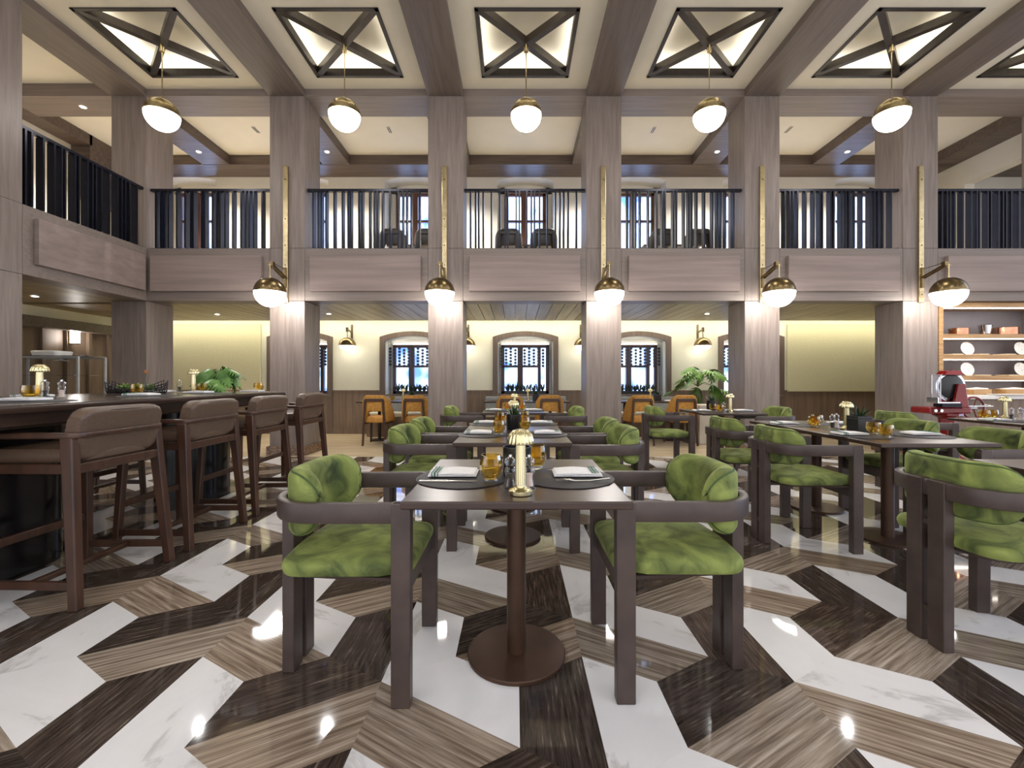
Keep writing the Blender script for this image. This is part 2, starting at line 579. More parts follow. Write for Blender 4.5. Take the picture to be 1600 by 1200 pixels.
# ---- beams
b = MB()
for cx in CX:
    b.box(cx - HW, cx + HW, -.6, YF - .002, ZL, ZC + .05)
struct(b.build('beam', M['oak_y'], bevel=.003), 'oak beams running across the high ceiling')
b = MB().box(-9.2, 11.5, YF, YB, ZL + .001, ZG + .1)
struct(b.build('beam', M['oak_x']), 'oak lintel along the column tops')
b = MB()
for cx in CX:
    x0 = cx * 1.0 - .12 - HW if cx < 0 else cx + .06 - HW
    b.box(x0, x0 + 2 * HW, YB, 8.92, ZL, ZG + .05)
b.box(-9.2, 11.5, 8.9, YW, ZL, ZG + .05)
b.box(-8.2, -7.85, 5.0, 8.2, ZL, ZG + .05)
struct(b.build('beam', M['oak_gallery']), 'dark oak beams of the upper gallery ceiling')
struct(MB().box(-8.3, -7.85, 8.15, 9.4, 4.55, ZG).build('beam', M['oak_gallery']), 'deep dark oak beam at the far left corner upstairs')

# ---- ceilings
BAYS = [.145 + 2.42 * k for k in range(-2, 4)]
ROWS = [5.88, 3.46, 1.04]
b = MB()
for bx in BAYS:
    x0, x1 = bx - 1.21, bx + 1.21
    hx, hy = .635, .61
    edges = [7.0]
    for ry in ROWS:
        b.box(x0, x1, ry + hy, edges[-1], ZC, ZC + .03)
        b.box(x0, bx - hx, ry - hy, ry + hy, ZC, ZC + .03)
        b.box(bx + hx, x1, ry - hy, ry + hy, ZC, ZC + .03)
        edges.append(ry - hy)
    b.box(x0, x1, -.6, edges[-1], ZC, ZC + .03)
struct(b.build('ceiling', M['cream']), 'cream plaster ceiling of the high hall')
b = MB()
b.box(-9.2, 11.5, 7.0, YW + .6, ZG, ZG + .05)
b.box(-9.2, -5.7, -.6, 7.0, ZG, ZG + .05)
struct(b.build('ceiling', M['ceilwhite']), 'cream plaster ceiling over the upper gallery')
struct(MB().box(-10, 12, -.6, 10.2, ZG + .6, ZG + .7).build('roof_light_blocker', M['cream']))  # unseen cover added to keep world light from leaking in above

# ---- gallery fascias, slab, plank soffit
b = MB()
for i in range(len(CX) - 1):
    b.box(CX[i] + HW + .003, CX[i + 1] - HW - .003, YF, YF + .3, ZS, ZR - .003)
b.box(CX[-1] + HW + .003, 11.5, YF, YF + .3, ZS, ZR - .003)
b.box(-5.93, -5.625, 5.043, YF - .003, ZS, ZR - .003)
b.box(-5.93, -5.625, 0, 4.497, ZS, ZR - .003)
fa = struct(b.build('wall_gallery_edge', M['oak_x'], bevel=.004), 'oak fascia along the edge of the upper gallery')
for i in range(len(CX)):
    x0 = CX[i] + HW
    x1 = CX[i + 1] - HW if i + 1 < len(CX) else x0 + 1.885
    struct(MB().box(x0 + .10, x1 - .10, YF - .065, YF - .001, 2.498, 3.036).build('trim_%d' % (i + 1), M['oak_panel'], bevel=.006), 'raised smoked oak panel on the gallery fascia')
struct(MB().box(-5.624, -5.56, 5.16, YF - .10, 2.498, 3.036).build('trim_8', M['oak_panel'], bevel=.006), 'raised smoked oak panel on the side gallery fascia')
b = MB().box(-9.2, 11.5, YF + .3, YW, 2.56, 2.98).box(-9.2, -5.93, 0, YF + .3, 2.56, 2.98)
b.box(-9.2, -7.86, 0, 9.02, 2.361, 2.56)
struct(b.build('floor', M['beige']), 'floor slab of the upper gallery')
b = MB()
x = -9.0
while x < 11.2:
    b.box(x + .004, x + .194, YB - .23, 9.02, ZS + .002, ZS + .03)
    x += .2
b2 = MB()
y = .5
while y < 6.9:
    b2.box(-7.85, -5.93, y + .002, y + .196, ZS + .002, ZS + .03)
    y += .2
b.v, n0 = b.v, len(b.v)
b.add(b2.v, b2.f)
pc = struct(b.build('ceiling', M['plank_ceil']), 'oak plank ceiling under the gallery')
struct(MB().box(-9.2, 11.5, YF + .3, 9.02, ZS + .03, ZS + .05).box(-7.86, -5.93, .4, YF + .3, ZS + .03, ZS + .05).build('ceiling', M['black_frame']), 'dark board behind the ceiling planks')
struct(MB().box(-7.8, 9.5, 9.06, 9.10, ZS + .06, ZS + .075).build('trim_9', M['cove']), 'warm light strip hidden in the wall cove')

# ---- back wall with arched niches
def arch_pts(cx, hw, zs, zt, n=14):
    """points of a shallow arch from left spring to right spring"""
    out = []
    h = zt - zs
    R = (hw * hw + h * h) / (2 * h)
    a0 = math.asin(hw / R)
    for i in range(n + 1):
        t = -a0 + 2 * a0 * i / n
        out.append((cx + R * math.sin(t), zt - R + R * math.cos(t)))
    return out

def niche_wall(z0, z1, sill, zs, zt, hw, xs, x_lo, x_hi):
    b = MB()
    prev = x_lo
    for cx in xs:
        b.box(prev, cx - hw, YW, YW + .5, z0, z1)
        b.box(cx - hw, cx + hw, YW, YW + .5, z0, sill)
        ap = arch_pts(cx, hw, zs, zt)
        for (xa, za), (xb, zb) in zip(ap[:-1], ap[1:]):
            b.hexa([(xa, YW, za), (xb, YW, zb), (xb, YW + .5, zb), (xa, YW + .5, za)],
                   [(xa, YW, z1), (xb, YW, z1), (xb, YW + .5, z1), (xa, YW + .5, z1)])
        prev = cx + hw
    b.box(prev, x_hi, YW, YW + .5, z0, z1)
    return b
struct(niche_wall(0, 2.66, .83, 1.98, 2.085, .59, WINX[1:6], -9.2, 11.5).build('wall_back', M['wallcream']), 'cream back wall of the ground floor')
struct(niche_wall(2.66, ZG, 3.85, 5.42, 5.50, .6, WINX, -9.2, 11.5).build('wall_back', M['wallupper']), 'cream back wall of the upper gallery')

# dado boards + window surrounds
b = MB()
xs = WINX[1:6]
segs, prev = [], -7.8
for cx in xs:
    segs.append((prev, cx - .70))
    prev = cx + .70
segs.append((prev, 8.2))
for x0, x1 in segs:
    n = max(1, round((x1 - x0) / .155))
    w = (x1 - x0) / n
    for i in range(n):
        b.box(x0 + i * w + .002, x0 + (i + 1) * w - .002, YW - .022, YW, .12, .905)
    b.box(x0, x1, YW - .035, YW, 0, .12)
    b.box(x0, x1, YW - .035, YW, .905, .93)
    b.box(x0, x1, YW - .012, YW, .12, .905)
for cx in xs:
    b.box(cx - .59, cx + .59, YW - .02, YW, 0, .80)
    b.box(cx - .70, cx + .70, YW - .05, YW + .46, .80, .84)
struct(b.build('baseboard_back', M['dado']), 'vertical oak dado boards along the back wall')
for n_, cx in enumerate(xs):
    b = MB()
    ai = arch_pts(cx, .59, 1.98, 2.085)
    ao = arch_pts(cx, .70, 2.07, 2.19)
    for i in range(len(ai) - 1):
        b.hexa([(ai[i][0], YW - .04, ai[i][1]), (ai[i + 1][0], YW - .04, ai[i + 1][1]), (ai[i + 1][0], YW + .02, ai[i + 1][1]), (ai[i][0], YW + .02, ai[i][1])],
               [(ao[i][0], YW - .04, ao[i][1]), (ao[i + 1][0], YW - .04, ao[i + 1][1]), (ao[i + 1][0], YW + .02, ao[i + 1][1]), (ao[i][0], YW + .02, ao[i][1])])
    for s in (-1, 1):
        b.box(min(cx + s * .70, cx + s * .59), max(cx + s * .70, cx + s * .59), YW - .04, YW + .02, 0, 1.98)
        z = [(cx + s * .59, 1.98), (cx + s * .70, 1.98), (cx + s * .70, 2.07)]
        b.poly([(p[0], YW - .04, p[1]) for p in z], (0, .06, 0))
    struct(b.build('trim_%d' % (10 + n_), M['trimoak']), 'dark oak arched surround of a ground floor window')

# ---- windows
def window_mesh(cx, z0, z1, hw, third=False):
    f = MB()
    y0, y1 = YW + .36, YW + .43
    f.box(cx - hw, cx + hw, y0, y1, z0, z0 + .07).box(cx - hw, cx + hw, y0, y1, z1 - .07, z1)
    f.box(cx - hw, cx - hw + .07, y0, y1, z0, z1).box(cx + hw - .07, cx + hw, y0, y1, z0, z1)
    zm = z0 + (z1 - z0) * .56
    xr = cx + hw - .22 if third else cx + hw - .06
    xm = (cx - hw + xr) / 2
    f.box(xm - .06, xm + .06, y0 - .02, y1, z0, z1)
    if third:
        f.box(xr - .03, xr + .04, y0 - .02, y1, z0, z1)
    f.box(cx - hw, cx + hw if not third else xr, y0, y1, zm - .025, zm + .025)
    g = MB().box(cx - hw + .02, cx + hw - .02, YW + .39, YW + .40, z0 + .02, z1 - .02)
    return f, g
for n_, cx in enumerate(xs):
    f, g = window_mesh(cx, .84, 1.93, .53, True)
    w = struct(f.build('window_%d' % (n_ + 1), M['winwood'], bevel=.006), 'brown casement window in an arched niche downstairs')
    g.build('pane', M['pane'], w)
    b = MB()
    for s in (-1, 1):
        b.box(cx + s * .56 - .03, cx + s * .56 + .03, YW + .42, YW + .5, .84, 1.95)
    b.box(cx - .59, cx + .59, YW + .42, YW + .5, 1.93, 2.1)
    b.build('window_frame', M['white'], w)
    MB().box(cx - .52, cx + .52, YW + .355, YW + .37, 1.935, 1.95).build('light_strip', M['shelfled'], w)
for n_, cx in enumerate(WINX):
    f, g = window_mesh(cx, 3.88, 5.30, .46)
    w = struct(f.build('window_%d' % (n_ + 6), M['winwood'], bevel=.006), 'brown casement window in the upper gallery')
    g.build('pane', M['pane'], w)
    b = MB()
    for s in (-1, 1):
        b.box(cx + s * .53 - .07, cx + s * .53 + .07, YW + .42, YW + .5, 3.85, 5.5)
    b.box(cx - .6, cx + .6, YW + .42, YW + .5, 5.30, 5.55)
    b.build('window_frame', M['wallupper'], w)

# ---- far left walls
struct(MB().box(-8.3, -8.2, 0, YW, 2.98, ZG).build('wall_left', M['wallupper']), 'cream left wall of the upper gallery')
b = MB().box(-8.0, -7.86, .4, YW, 2.2, 2.361)
struct(b.build('wall_left', M['wallcream']), 'cream strip at the top of the left ground floor wall')
struct(MB().box(-8.02, -7.84, .4, YW, 2.03, 2.2).build('beam', M['oak_gallery']), 'dark oak header on the left ground floor wall')
b = MB()
y = 1.0
while y < YW:
    b.box(-8.3, -8.26, y, y + .36, 0, 2.2)
    b.box(-8.3, -8.2, y + .36, y + .42, 0, 2.2)
    y += .42
b.box(-8.4, -8.3, 0, YW, 0, 2.3)
struct(b.build('wall_left', M['dado']), 'oak panelled left wall on the ground floor')

# ---- right end of the upper gallery
b = MB()
b.box(8.9, 9.1, YB, 7.7, 2.98, ZL).box(8.9, 9.1, 7.7, 8.75, 5.04, ZL).box(8.9, 9.1, 8.75, YW, 2.98, ZL)
struct(b.build('wall_right', M['wallupper']), 'cream wall with an opening at the right end of the gallery')
struct(MB().box(11.4, 11.6, 6.9, YW, 0, ZG).build('wall_right', M['wallupper']), 'far right end wall')
# ground floor wall beside the shelves
struct(MB().box(CX[-2] + HW, 11.5, 7.34, 7.4, 0, ZS).build('wall_right', M['oak_v']), 'oak wall behind the shelving')

# pale olive upholstered wall panels
def wallpanel(x0, x1, z0, z1, lab):
    o = MB().box(x0, x1, YW - .05, YW - .001, z0, z1).build('wall_panel', M['panelgreen'], bevel=.015)
    tag(o, lab, 'wall panel')
wallpanel(5.80, 8.0, .90, 2.34, 'pale olive upholstered panel on the right end of the back wall')
wallpanel(-7.6, -5.42, .93, 2.34, 'pale olive upholstered panel on the left end of the back wall')

# ============================================================ COFFERS
def make_coffer(name='skylight_coffer'):
    t = thing(name, '', 'ceiling coffer')
    hx, hy = .635, .61
    b = MB()
    for s in (-1, 1):
        b.box(-hx, hx, min(s * hy, s * (hy - .05)), max(s * hy, s * (hy - .05)), -.012, .10)
        b.box(min(s * hx, s * (hx - .05)), max(s * hx, s * (hx - .05)), -hy, hy, -.012, .10)
    b.build('frame', M['black_frame'], t, bevel=.004)
    for s in (-1, 1):
        MB().beam((-(hx - .04), -s * (hy - .04), .045), (hx - .04, s * (hy - .04), .045), .075, .10).build('cross_beam', M['x_beam'], t)
    b = MB()
    R, Z = .80, .26
    b.box(-R, R, -R, R, Z, Z + .02)
    for s in (-1, 1):
        b.box(-R, R, s * R - .01, s * R + .01, .035, Z)
        b.box(s * R - .01, s * R + .01, -R, R, .035, Z)
    b.build('recess', M['ceilwhite'], t)
    b = MB()
    for s in (-1, 1):
        b.box(-hx, hx, s * (hy + .06) - .02, s * (hy + .06) + .02, .05, .07)
        b.box(s * (hx + .06) - .02, s * (hx + .06) + .02, -hy, hy, .05, .07)
    b.build('light_strip', M['coff'], t)
    return t
pos = ['first from the left end', 'second from the left', 'directly above the centre tables', 'fourth from the left', 'fifth from the left', 'partly cut off at the right edge']
coffer = Kind(make_coffer)
for i, p in enumerate(pos):
    coffer.put('dark framed glowing ceiling coffer with crossed beams, ' + p, (BAYS[i + 0] if False else .145 + 2.42 * (i - 2), ROWS[0], ZC), 0, 'lit coffers along the high ceiling')
for r_i in (1, 2):  # unseen coffer rows, added so their strips give fill light
    for i in range(-2, 4):
        o = coffer.put('unseen ceiling coffer added for fill light, nearer the camera than the visible row', (.145 + 2.42 * i, ROWS[r_i], ZC), 0, 'unseen coffers added for fill light')

# ============================================================ PENDANTS
def hemi(r, up=True, n=10, r0=0):
    pr = []
    for i in range(n + 1):
        t = PI / 2 * i / n
        pr.append((r * math.cos(t), r * math.sin(t) * (1 if up else -1)))
    pr[-1] = (r0, pr[-1][1])
    return pr if up else pr[::-1]
def make_pendant():
    t = thing('globe_pendant', '', 'pendant light')
    MB().cyl((0, 0), .028, .84, .93).build('canopy', M['brass'], t, True)
    MB().tube([(0, 0, .2), (0, 0, .88)], .0065).build('rod', M['brass'], t, True)
    MB().lathe(hemi(.207), 40).build('cap', M['brass'], t, True)
    MB().lathe(hemi(.2, False), 40).build('glass_globe', M['globe'], t, True)
    return t
pend = Kind(make_pendant)
for i, p in enumerate(['leftmost of the row', 'second from the left', 'in the middle above the centre tables', 'second from the right', 'rightmost of the row']):
    pend.put('brass capped white globe pendant on thin rod, ' + p, (.145 + 2.42 * (i - 2) + (.01 if i != 2 else 0), 5.86, 4.665), 0, 'globe pendants hanging from the coffers')
for i in range(-2, 3):  # unseen pendant row, added to brighten the hall from above the frame
    pend.put('unseen globe pendant added for fill light, nearer the camera, above the frame', (.145 + 2.42 * i, 3.46, 4.665), 0, 'unseen globe pendants added for fill light')

# ============================================================ SCONCES ON COLUMNS
def make_sconce():
    t = thing('globe_sconce', '', 'wall sconce')
    MB().box(-.037, .037, -.035, 0, 2.33, 4.41).build('back_plate', M['brass'], t, bevel=.004)
    b = MB()
    for z in (2.45, 2.9, 3.2, 3.6, 4.2):
        b.lathe([(.008, 0), (.008, .006)], 10)
        k = len(b.v) - 20
        b.xf(Matrix.Translation((0, -.035, z)) @ Matrix.Rotation(PI / 2, 4, 'X'), k)
    b.build('screw', M['darkbronze'], t)
    b = MB().box(-.018, .018, -.06, -.035, 2.55, 2.86)
    b.beam((-.022, -.05, 2.70), (-.022, -.40, 2.80), .012, .034).beam((.022, -.05, 2.70), (.022, -.40, 2.80), .012, .034)
    b.box(-.03, .03, -.43, -.37, 2.76, 2.85)
    b.tube([(0, -.05, 2.83), (0, -.42, 2.845)], .005)
    b.build('bracket_arm', M['brass_old'], t, bevel=.002)
    MB().tube([(0, -.45, 2.60), (0, -.45, 2.81)], .0085).cyl((0, -.45), .022, 2.595, 2.62).tube([(-.04, -.45, 2.79), (.04, -.45, 2.79)], .007).tube([(0, -.40, 2.79), (0, -.46, 2.79)], .008).build('rod', M['brass'], t, True)
    MB().lathe(hemi(.213), 40, (0, -.45, 2.40)).build('cap', M['brass_old'], t, True)
    MB().lathe(hemi(.206, False), 40, (0, -.45, 2.40)).build('glass_globe', M['globe2'], t, True)
    return t
sc = Kind(make_sconce)
for i, p in enumerate(['on the column behind the bar stools', 'on the column left of the centre tables', 'on the column right of the centre tables', 'on the column left of the olive wall panel', 'on the column beside the oak shelves']):
    sc.put('brass domed globe sconce with long strip ' + p, (CX[i + 1] - .012, YF, 0), 0, 'globe sconces on the columns')

# small dome sconces on the back wall
def make_dome():
    t = thing('dome_sconce', '', 'wall sconce')
    MB().box(-.02, .02, -.02, 0, 1.98, 2.33).build('back_plate', M['brass_old'], t)
    MB().beam((0, -.02, 2.16), (0, -.26, 2.20), .02, .03).box(-.02, .02, -.30, -.25, 2.15, 2.24).tube([(0, -.27, 2.03), (0, -.27, 2.2)], .008).build('bracket_arm', M['brass_old'], t)
    MB().lathe(hemi(.175)[:], 30, (0, -.27, 1.86)).build('dome_shade', M['brass_old'], t, True)
    pr = [(r * .9, z * .55) for r, z in hemi(.175, False)]
    MB().lathe(pr, 30, (0, -.27, 1.862)).build('glass_bowl', M['globe3'], t, True)
    return t
ds = Kind(make_dome)
for x, p in ((-3.49, 'between the two left windows'), (-1.0, 'left of the centre window'), (1.40, 'right of the centre window'), (3.90, 'above the monstera plant')):
    ds.put('small brass dome sconce on the back wall ' + p, (x, YW, 0), 0, 'dome sconces on the back wall')

# downlights (recessed lamps)
def make_down(power=170, cone=130, tint=(1, .98, .96)):
    t = thing('recessed_downlight', '', 'downlight')
    MB().lathe([(.052, 0), (.045, -.006), (.036, -.002)], 20, cap=False).build('rim', M['white'], t, True)
    MB().lathe([(0.034, -.001), (.034, .004)], 20).build('lens', M['down'], t)
    ld = bpy.data.lights.new('downlight_lamp', 'SPOT')
    ld.energy = power
    ld.color = tint
    ld.spot_size = math.radians(cone)
    ld.spot_blend = .7
    ld.shadow_soft_size = .04
    lo = bpy.data.objects.new('lamp', ld)
    lo.location = (0, 0, -.02)
    COL.objects.link(lo)
    lo.parent = t
    return t
dl = Kind(make_down)
dlow = Kind(lambda: make_down(32, 95, (1, .86, .66)))
for x, y, z, p in ((-6.02, 8.40, ZL, 'in the dark beam above the first railing bay'), (-3.58, 8.40, ZL, 'in the dark beam above the second railing bay'),
                   (3.84, 8.40, ZL, 'in the dark beam above the fourth railing bay'), (6.32, 8.40, ZL, 'in the dark beam above the fifth railing bay'),
                   (-1.17, 8.40, ZL, 'in the dark beam left of the middle bay, behind its column'), (1.45, 8.40, ZL, 'in the dark beam right of the middle bay, behind its column'),
                   (-6.87, 7.02, ZL, 'in the beam over the left side gallery'),
                   (-6.95, 6.39, ZS, 'in the plank ceiling near the glass display'), (-5.5, 8.15, ZS, 'in the plank ceiling left of the first window'),
                   (-3.42, 8.1, ZS, 'in the plank ceiling behind the last bar stool'), (3.52, 8.1, ZS, 'in the plank ceiling in front of the monstera')):
    (dl if z > 4 else dlow).put('small recessed downlight ' + p, (x, y, z - .001), 0, 'recessed downlights')
# slot diffusers on gallery ceiling
def make_slot():
    t = thing('slot_diffuser', '', 'air vent')
    MB().box(-.10, .10, -.03, .03, -.006, .0).build('frame', M['lacquer_white'], t)
    MB().box(-.09, .09, -.022, -.008, -.009, -.004).box(-.09, .09, .008, .022, -.009, -.004).build('slot', M['iron'], t)
    return t
sl = Kind(make_slot)
for i, x in enumerate((-4.7, -2.28, .14, 2.5, 4.95)):
    sl.put('thin black slot vent in the gallery ceiling above %s railing bay' % ('the first', 'the second', 'the middle', 'the fourth', 'the fifth')[i], (x, 8.0, ZG - .001), PI / 2, 'slot vents in the gallery ceiling')

# ============================================================ RAILINGS
BAL = [11, 19, 24, 31, 44, 57, 66, 70, 83, 88, 100, 107, 112, 120, 132, 145, 152, 158, 165, 178]
BAL = [v * .009783 for v in BAL]
def make_rail():
    t = thing('balcony_railing', '', 'railing')
    L = 1.885
    MB().box(.01, L - .01, -.03, .03, .895, .935).build('handrail', M['iron'], t, bevel=.004)
    MB().box(.01, L - .01, -.03, .03, .0, .018).build('bottom_rail', M['iron'], t)
    for x in BAL:
        MB().box(x - .011, x + .011, -.045, .045, .018, .895).build('baluster', M['iron'], t)
    return t
rl = Kind(make_rail)
labs = ['first bay at the left corner', 'second bay from the left corner', 'middle bay above the centre tables', 'fourth bay from the left corner', 'fifth bay from the left corner', 'last bay above the oak shelves']
for i in range(6):
    rl.put('black steel railing of unevenly spaced flat bars, ' + labs[i], (CX[i] + HW, YF + .085, ZR), 0, 'balcony railings along the upper gallery')
rl.put('black steel railing on the side gallery above the bar', (-5.71, 5.0 - .12, ZR), PI / 2, 'balcony railings along the upper gallery')

# ============================================================ GREEN ARMCHAIRS
def rrect_path(x_front, x_back, hy, rc, z, n=10, extra=0):
    """U path from (x_front,-hy) back around to (x_front,+hy)"""
    pts = []
    N = 6
    for i in range(N):
        pts.append((x_front + (x_back + rc - x_front) * i / N, -hy, z))
    for i in range(n + 1):
        t = PI / 2 * i / n
        pts.append((x_back + rc - rc * math.sin(t), -hy + rc - rc * math.cos(t), z))
    for i in range(1, 5):
        pts.append((x_back, (-hy + rc) + (2 * hy - 2 * rc) * i / 5, z))
    for i in range(n + 1):
        t = PI / 2 * (1 - i / n)
        pts.append((x_back + rc - rc * math.sin(t), hy - rc + rc * math.cos(t), z))
    for i in range(1, N + 1):
        pts.append((x_back + rc + (x_front - x_back - rc) * i / N, hy, z))
    return pts
def rprof(w, h, r, n=4, cu=0, cv=0):
    out = []
    for qx, qy, a0 in ((1, 1, 0), (-1, 1, PI / 2), (-1, -1, PI), (1, -1, 3 * PI / 2)):
        for i in range(n + 1):
            t = a0 + PI / 2 * i / n
            out.append((cu + qx * (w / 2 - r) + r * math.cos(t), cv + qy * (h / 2 - r) + r * math.sin(t)))
    return out
def outline_seat(x0, x1, wf, wb, rc=.06, bulge=.03, n=6):
    """front at x1, back at x0"""
    cs = [(x1, -wf, 0), (x1, wf, 1), (x0, wb, 2), (x0, -wb, 3)]
    pts = []
    corners = [((x1 - rc, -wf + rc), -PI / 2), ((x1 - rc, wf - rc), 0), ((x0 + rc * 1.6, wb - rc * 1.6), PI / 2), ((x0 + rc * 1.6, -wb + rc * 1.6), PI)]
    for ci, ((cx, cy), a0) in enumerate(corners):
        r = rc if ci < 2 else rc * 1.6
        for i in range(n + 1):
            t = a0 + PI / 2 * i / n
            pts.append((cx + r * math.cos(t), cy + r * math.sin(t)))
    # densify back edge with bulge
    out = []
    for i, p in enumerate(pts):
        out.append(p)
        q = pts[(i + 1) % len(pts)]
        if math.hypot(p[0] - q[0], p[1] - q[1]) > .12:
            for k in range(1, 6):
                f = k / 6
                x = p[0] + (q[0] - p[0]) * f
                y = p[1] + (q[1] - p[1]) * f
                if abs(p[0] - q[0]) < .02 and p[0] < (x0 + x1) / 2:
                    x -= bulge * math.sin(PI * f)
                out.append((x, y))
    return out
def make_armchair():
    t = thing('green_armchair', '', 'armchair')
    # band
    path = rrect_path(.262, -.262, .262, .17, .684)
    pr = rprof(.034, .072, .007, 2)
    MB().sweep(path, lambda i, m: pr).build('arm_rail', M['chairwood'], t, True)
    for s in (-1, 1):
        ya, yb = (.235, .281) if s > 0 else (-.281, -.235)
        pts = [(.197, ya, 0), (.265, ya, 0)]
        for i in range(7):
            q = PI / 2 * i / 6
            pts.append((.235 + .032 * math.cos(q), ya, .688 + .032 * math.sin(q)))
        pts.append((.197, ya, .72))
        MB().poly(pts, (0, yb - ya, 0)).build('leg', M['chairwood'], t, bevel=.004)
    for s in (-1, 1):
        y0, y1 = (.015, .09) if s > 0 else (-.09, -.015)
        MB().box(-.285, -.238, y0, y1, 0, .722).build('leg', M['chairwood'], t, bevel=.004)
    MB().box(-.278, -.25, -.016, .016, .135, .16).box(-.278, -.25, -.016, .016, .52, .545).build('leg_spacer', M['chairwood'], t)
    # seat frame
    b = MB()
    b.box(.215, .242, -.236, .236, .365, .435)
    b.box(-.238, .215, -.03, .03, .40, .435)
    ol = outline_seat(-.225, .24, .255, .22, .05, .015)
    b.pillow(ol, [(.96, .432), (.985, .446)])
    b.build('seat_frame', M['chairwood'], t)
    ol = outline_seat(-.235, .262, .232, .235, .055, .012)
    ol = [(x, max(-.262, min(.262, y * 1.09 if x < .15 else y))) for x, y in ol]
    lay = [(.94, .447), (.985, .452), (1.0, .466), (1.0, .478), (.985, .490), (.955, .498), (.90, .503), (.8, .508), (.6, .513), (.3, .516)]
    MB().pillow(ol, lay).build('seat_cushion', M['velvet'], t, True)
    # back cushion
    zc = .697
    path = rrect_path(-.085, -.205, .205, .125, zc, 12)
    # resample uniformly
    P = [Vector(p) for p in path]
    d = [0]
    for i in range(1, len(P)):
        d.append(d[-1] + (P[i] - P[i - 1]).length)
    Ltot = d[-1]
    def at(s_):
        s_ = max(0, min(Ltot, s_))
        for i in range(1, len(P)):
            if d[i] >= s_:
                f = (s_ - d[i - 1]) / max(1e-9, d[i] - d[i - 1])
                return P[i - 1].lerp(P[i], f)
        return P[-1]
    ss = []
    re = .10
    for i in range(9):
        ss.append(re * (1 - math.cos(PI / 2 * i / 8)))
    mid = 26
    for i in range(1, mid):
        ss.append(re + (Ltot - 2 * re) * i / mid)
    for i in range(9):
        ss.append(Ltot - re * (1 - math.cos(PI / 2 * (8 - i) / 8)))
    path2 = [at(s_) for s_ in ss]
    def hs(s_):
        e = min(s_, Ltot - s_)
        if e >= re:
            return 1
        return max(.12, math.sqrt(max(0, 1 - ((re - e) / re) ** 2)))
    def prof(i, m):
        k = hs(ss[i])
        return rprof(.082 * (.55 + .45 * k), .245 * k, min(.034 * (.5 + .5 * k), .245 * k / 2.05, .082 * (.55 + .45 * k) / 2.05), 5)
    MB().sweep(path2, prof).build('back_cushion', M['velvet'], t, True)
    loop = []
    for sg in (1, -1):
        rng = range(len(path2)) if sg > 0 else range(len(path2) - 1, -1, -1)
        for i in rng:
            k = hs(ss[i])
            p = path2[i]
            dd = (path2[min(i + 1, len(path2) - 1)] - path2[max(i - 1, 0)])
            dd.z = 0
            dd.normalize()
            aa = Vector((dd.y, -dd.x, 0))
            w = .082 * (.55 + .45 * k) / 2
            h = .245 * k / 2
            loop.append(p + aa * (-w + .014) + Vector((0, 0, sg * (h - .0075 * k - .001))))
    MB().tube(loop, .0045, 6, True).build('piping', M['velvetpipe'], t, True)
    return t
ac = Kind(make_armchair)
G = 'green velvet armchairs around the tables'
NA = 'green velvet armchair with bentwood frame, '
A0 = [(-.635, 1.831, 0, 'left side of the nearest centre table'), (.627, 1.850, PI, 'right side of the nearest centre table'),
      (-.66, 3.25, 0, 'left of the second centre table, nearer one'), (-.66, 3.88, 0, 'left of the second centre table, farther one'),
      (-.655, 5.60, 0, 'left of the farthest centre table'),
      (.63, 3.22, PI, 'right of the second centre table, nearer one'), (.645, 3.88, PI, 'right of the second centre table, farther one'),
      (.61, 5.55, PI, 'right of the farthest centre table'),
      (2.04, 3.20, 0, 'left of the long right table, nearer one'), (2.05, 3.99, 0, 'left of the long right table, farther one'),
      (3.17, 3.03, PI, 'right of the long right table, nearer one'), (3.19, 3.72, PI, 'right of the long right table, farther one'),
      (2.095, 1.955, 0, 'cut off at right edge, back to the camera'), (1.93, 5.66, 0, 'left of the far right table, before the white planter'),
      (3.12, 5.50, PI, 'right of the far right table, under the olive panel'), (4.20, 4.72, 0, 'left of the table by the meat slicer')]
for x, y, r, p in A0:
    ac.put(NA + p, (x, y, 0), r, G)

# ============================================================ TABLES
def make_table(lx, ly, bases, name='pedestal_table'):
    t = thing(name, '', 'dining table')
    MB().box(-lx / 2, lx / 2, -ly / 2, ly / 2, .722, .75).build('table_top', M['tabletop'], t, bevel=.005)
    for by in bases:
        c = MB().lathe([(.203, 0), (.205, .002), (.205, .014), (.202, .017), (.04, .017), (.04, .71), (.13, .712), (.13, .722)], 40, (0, by, 0))
        c.build('pedestal', M['bronze'], t, True)
    return t
sq = Kind(lambda: make_table(.78, .79, [0]))
lt = Kind(lambda: make_table(.775, 1.58, [-.38, .38], 'pedestal_table'))
def tput(kd, lab, loc):
    return kd.put(lab, loc, 0, 'walnut pedestal tables')
tput(sq, 'square walnut pedestal table with bronze disc base, nearest in the centre', (.005, 1.867, 0))
tput(sq, 'square walnut pedestal table farthest back in the centre row', (-.02, 5.80, 0))
tput(sq, 'square walnut table cut off by the right edge behind the big armchair', (2.72, 1.87, 0))
tput(sq, 'square walnut pedestal table far right before the white planter', (2.66, 5.72, 0))
tput(lt, 'long walnut table on two pedestals, second in the centre row', (-.018, 3.635, 0))
tput(lt, 'long walnut table on two pedestals in the right row', (2.715, 3.60, 0))
tput(lt, 'long dark table at the right edge beside the red meat slicer', (5.0, 3.93, 0))

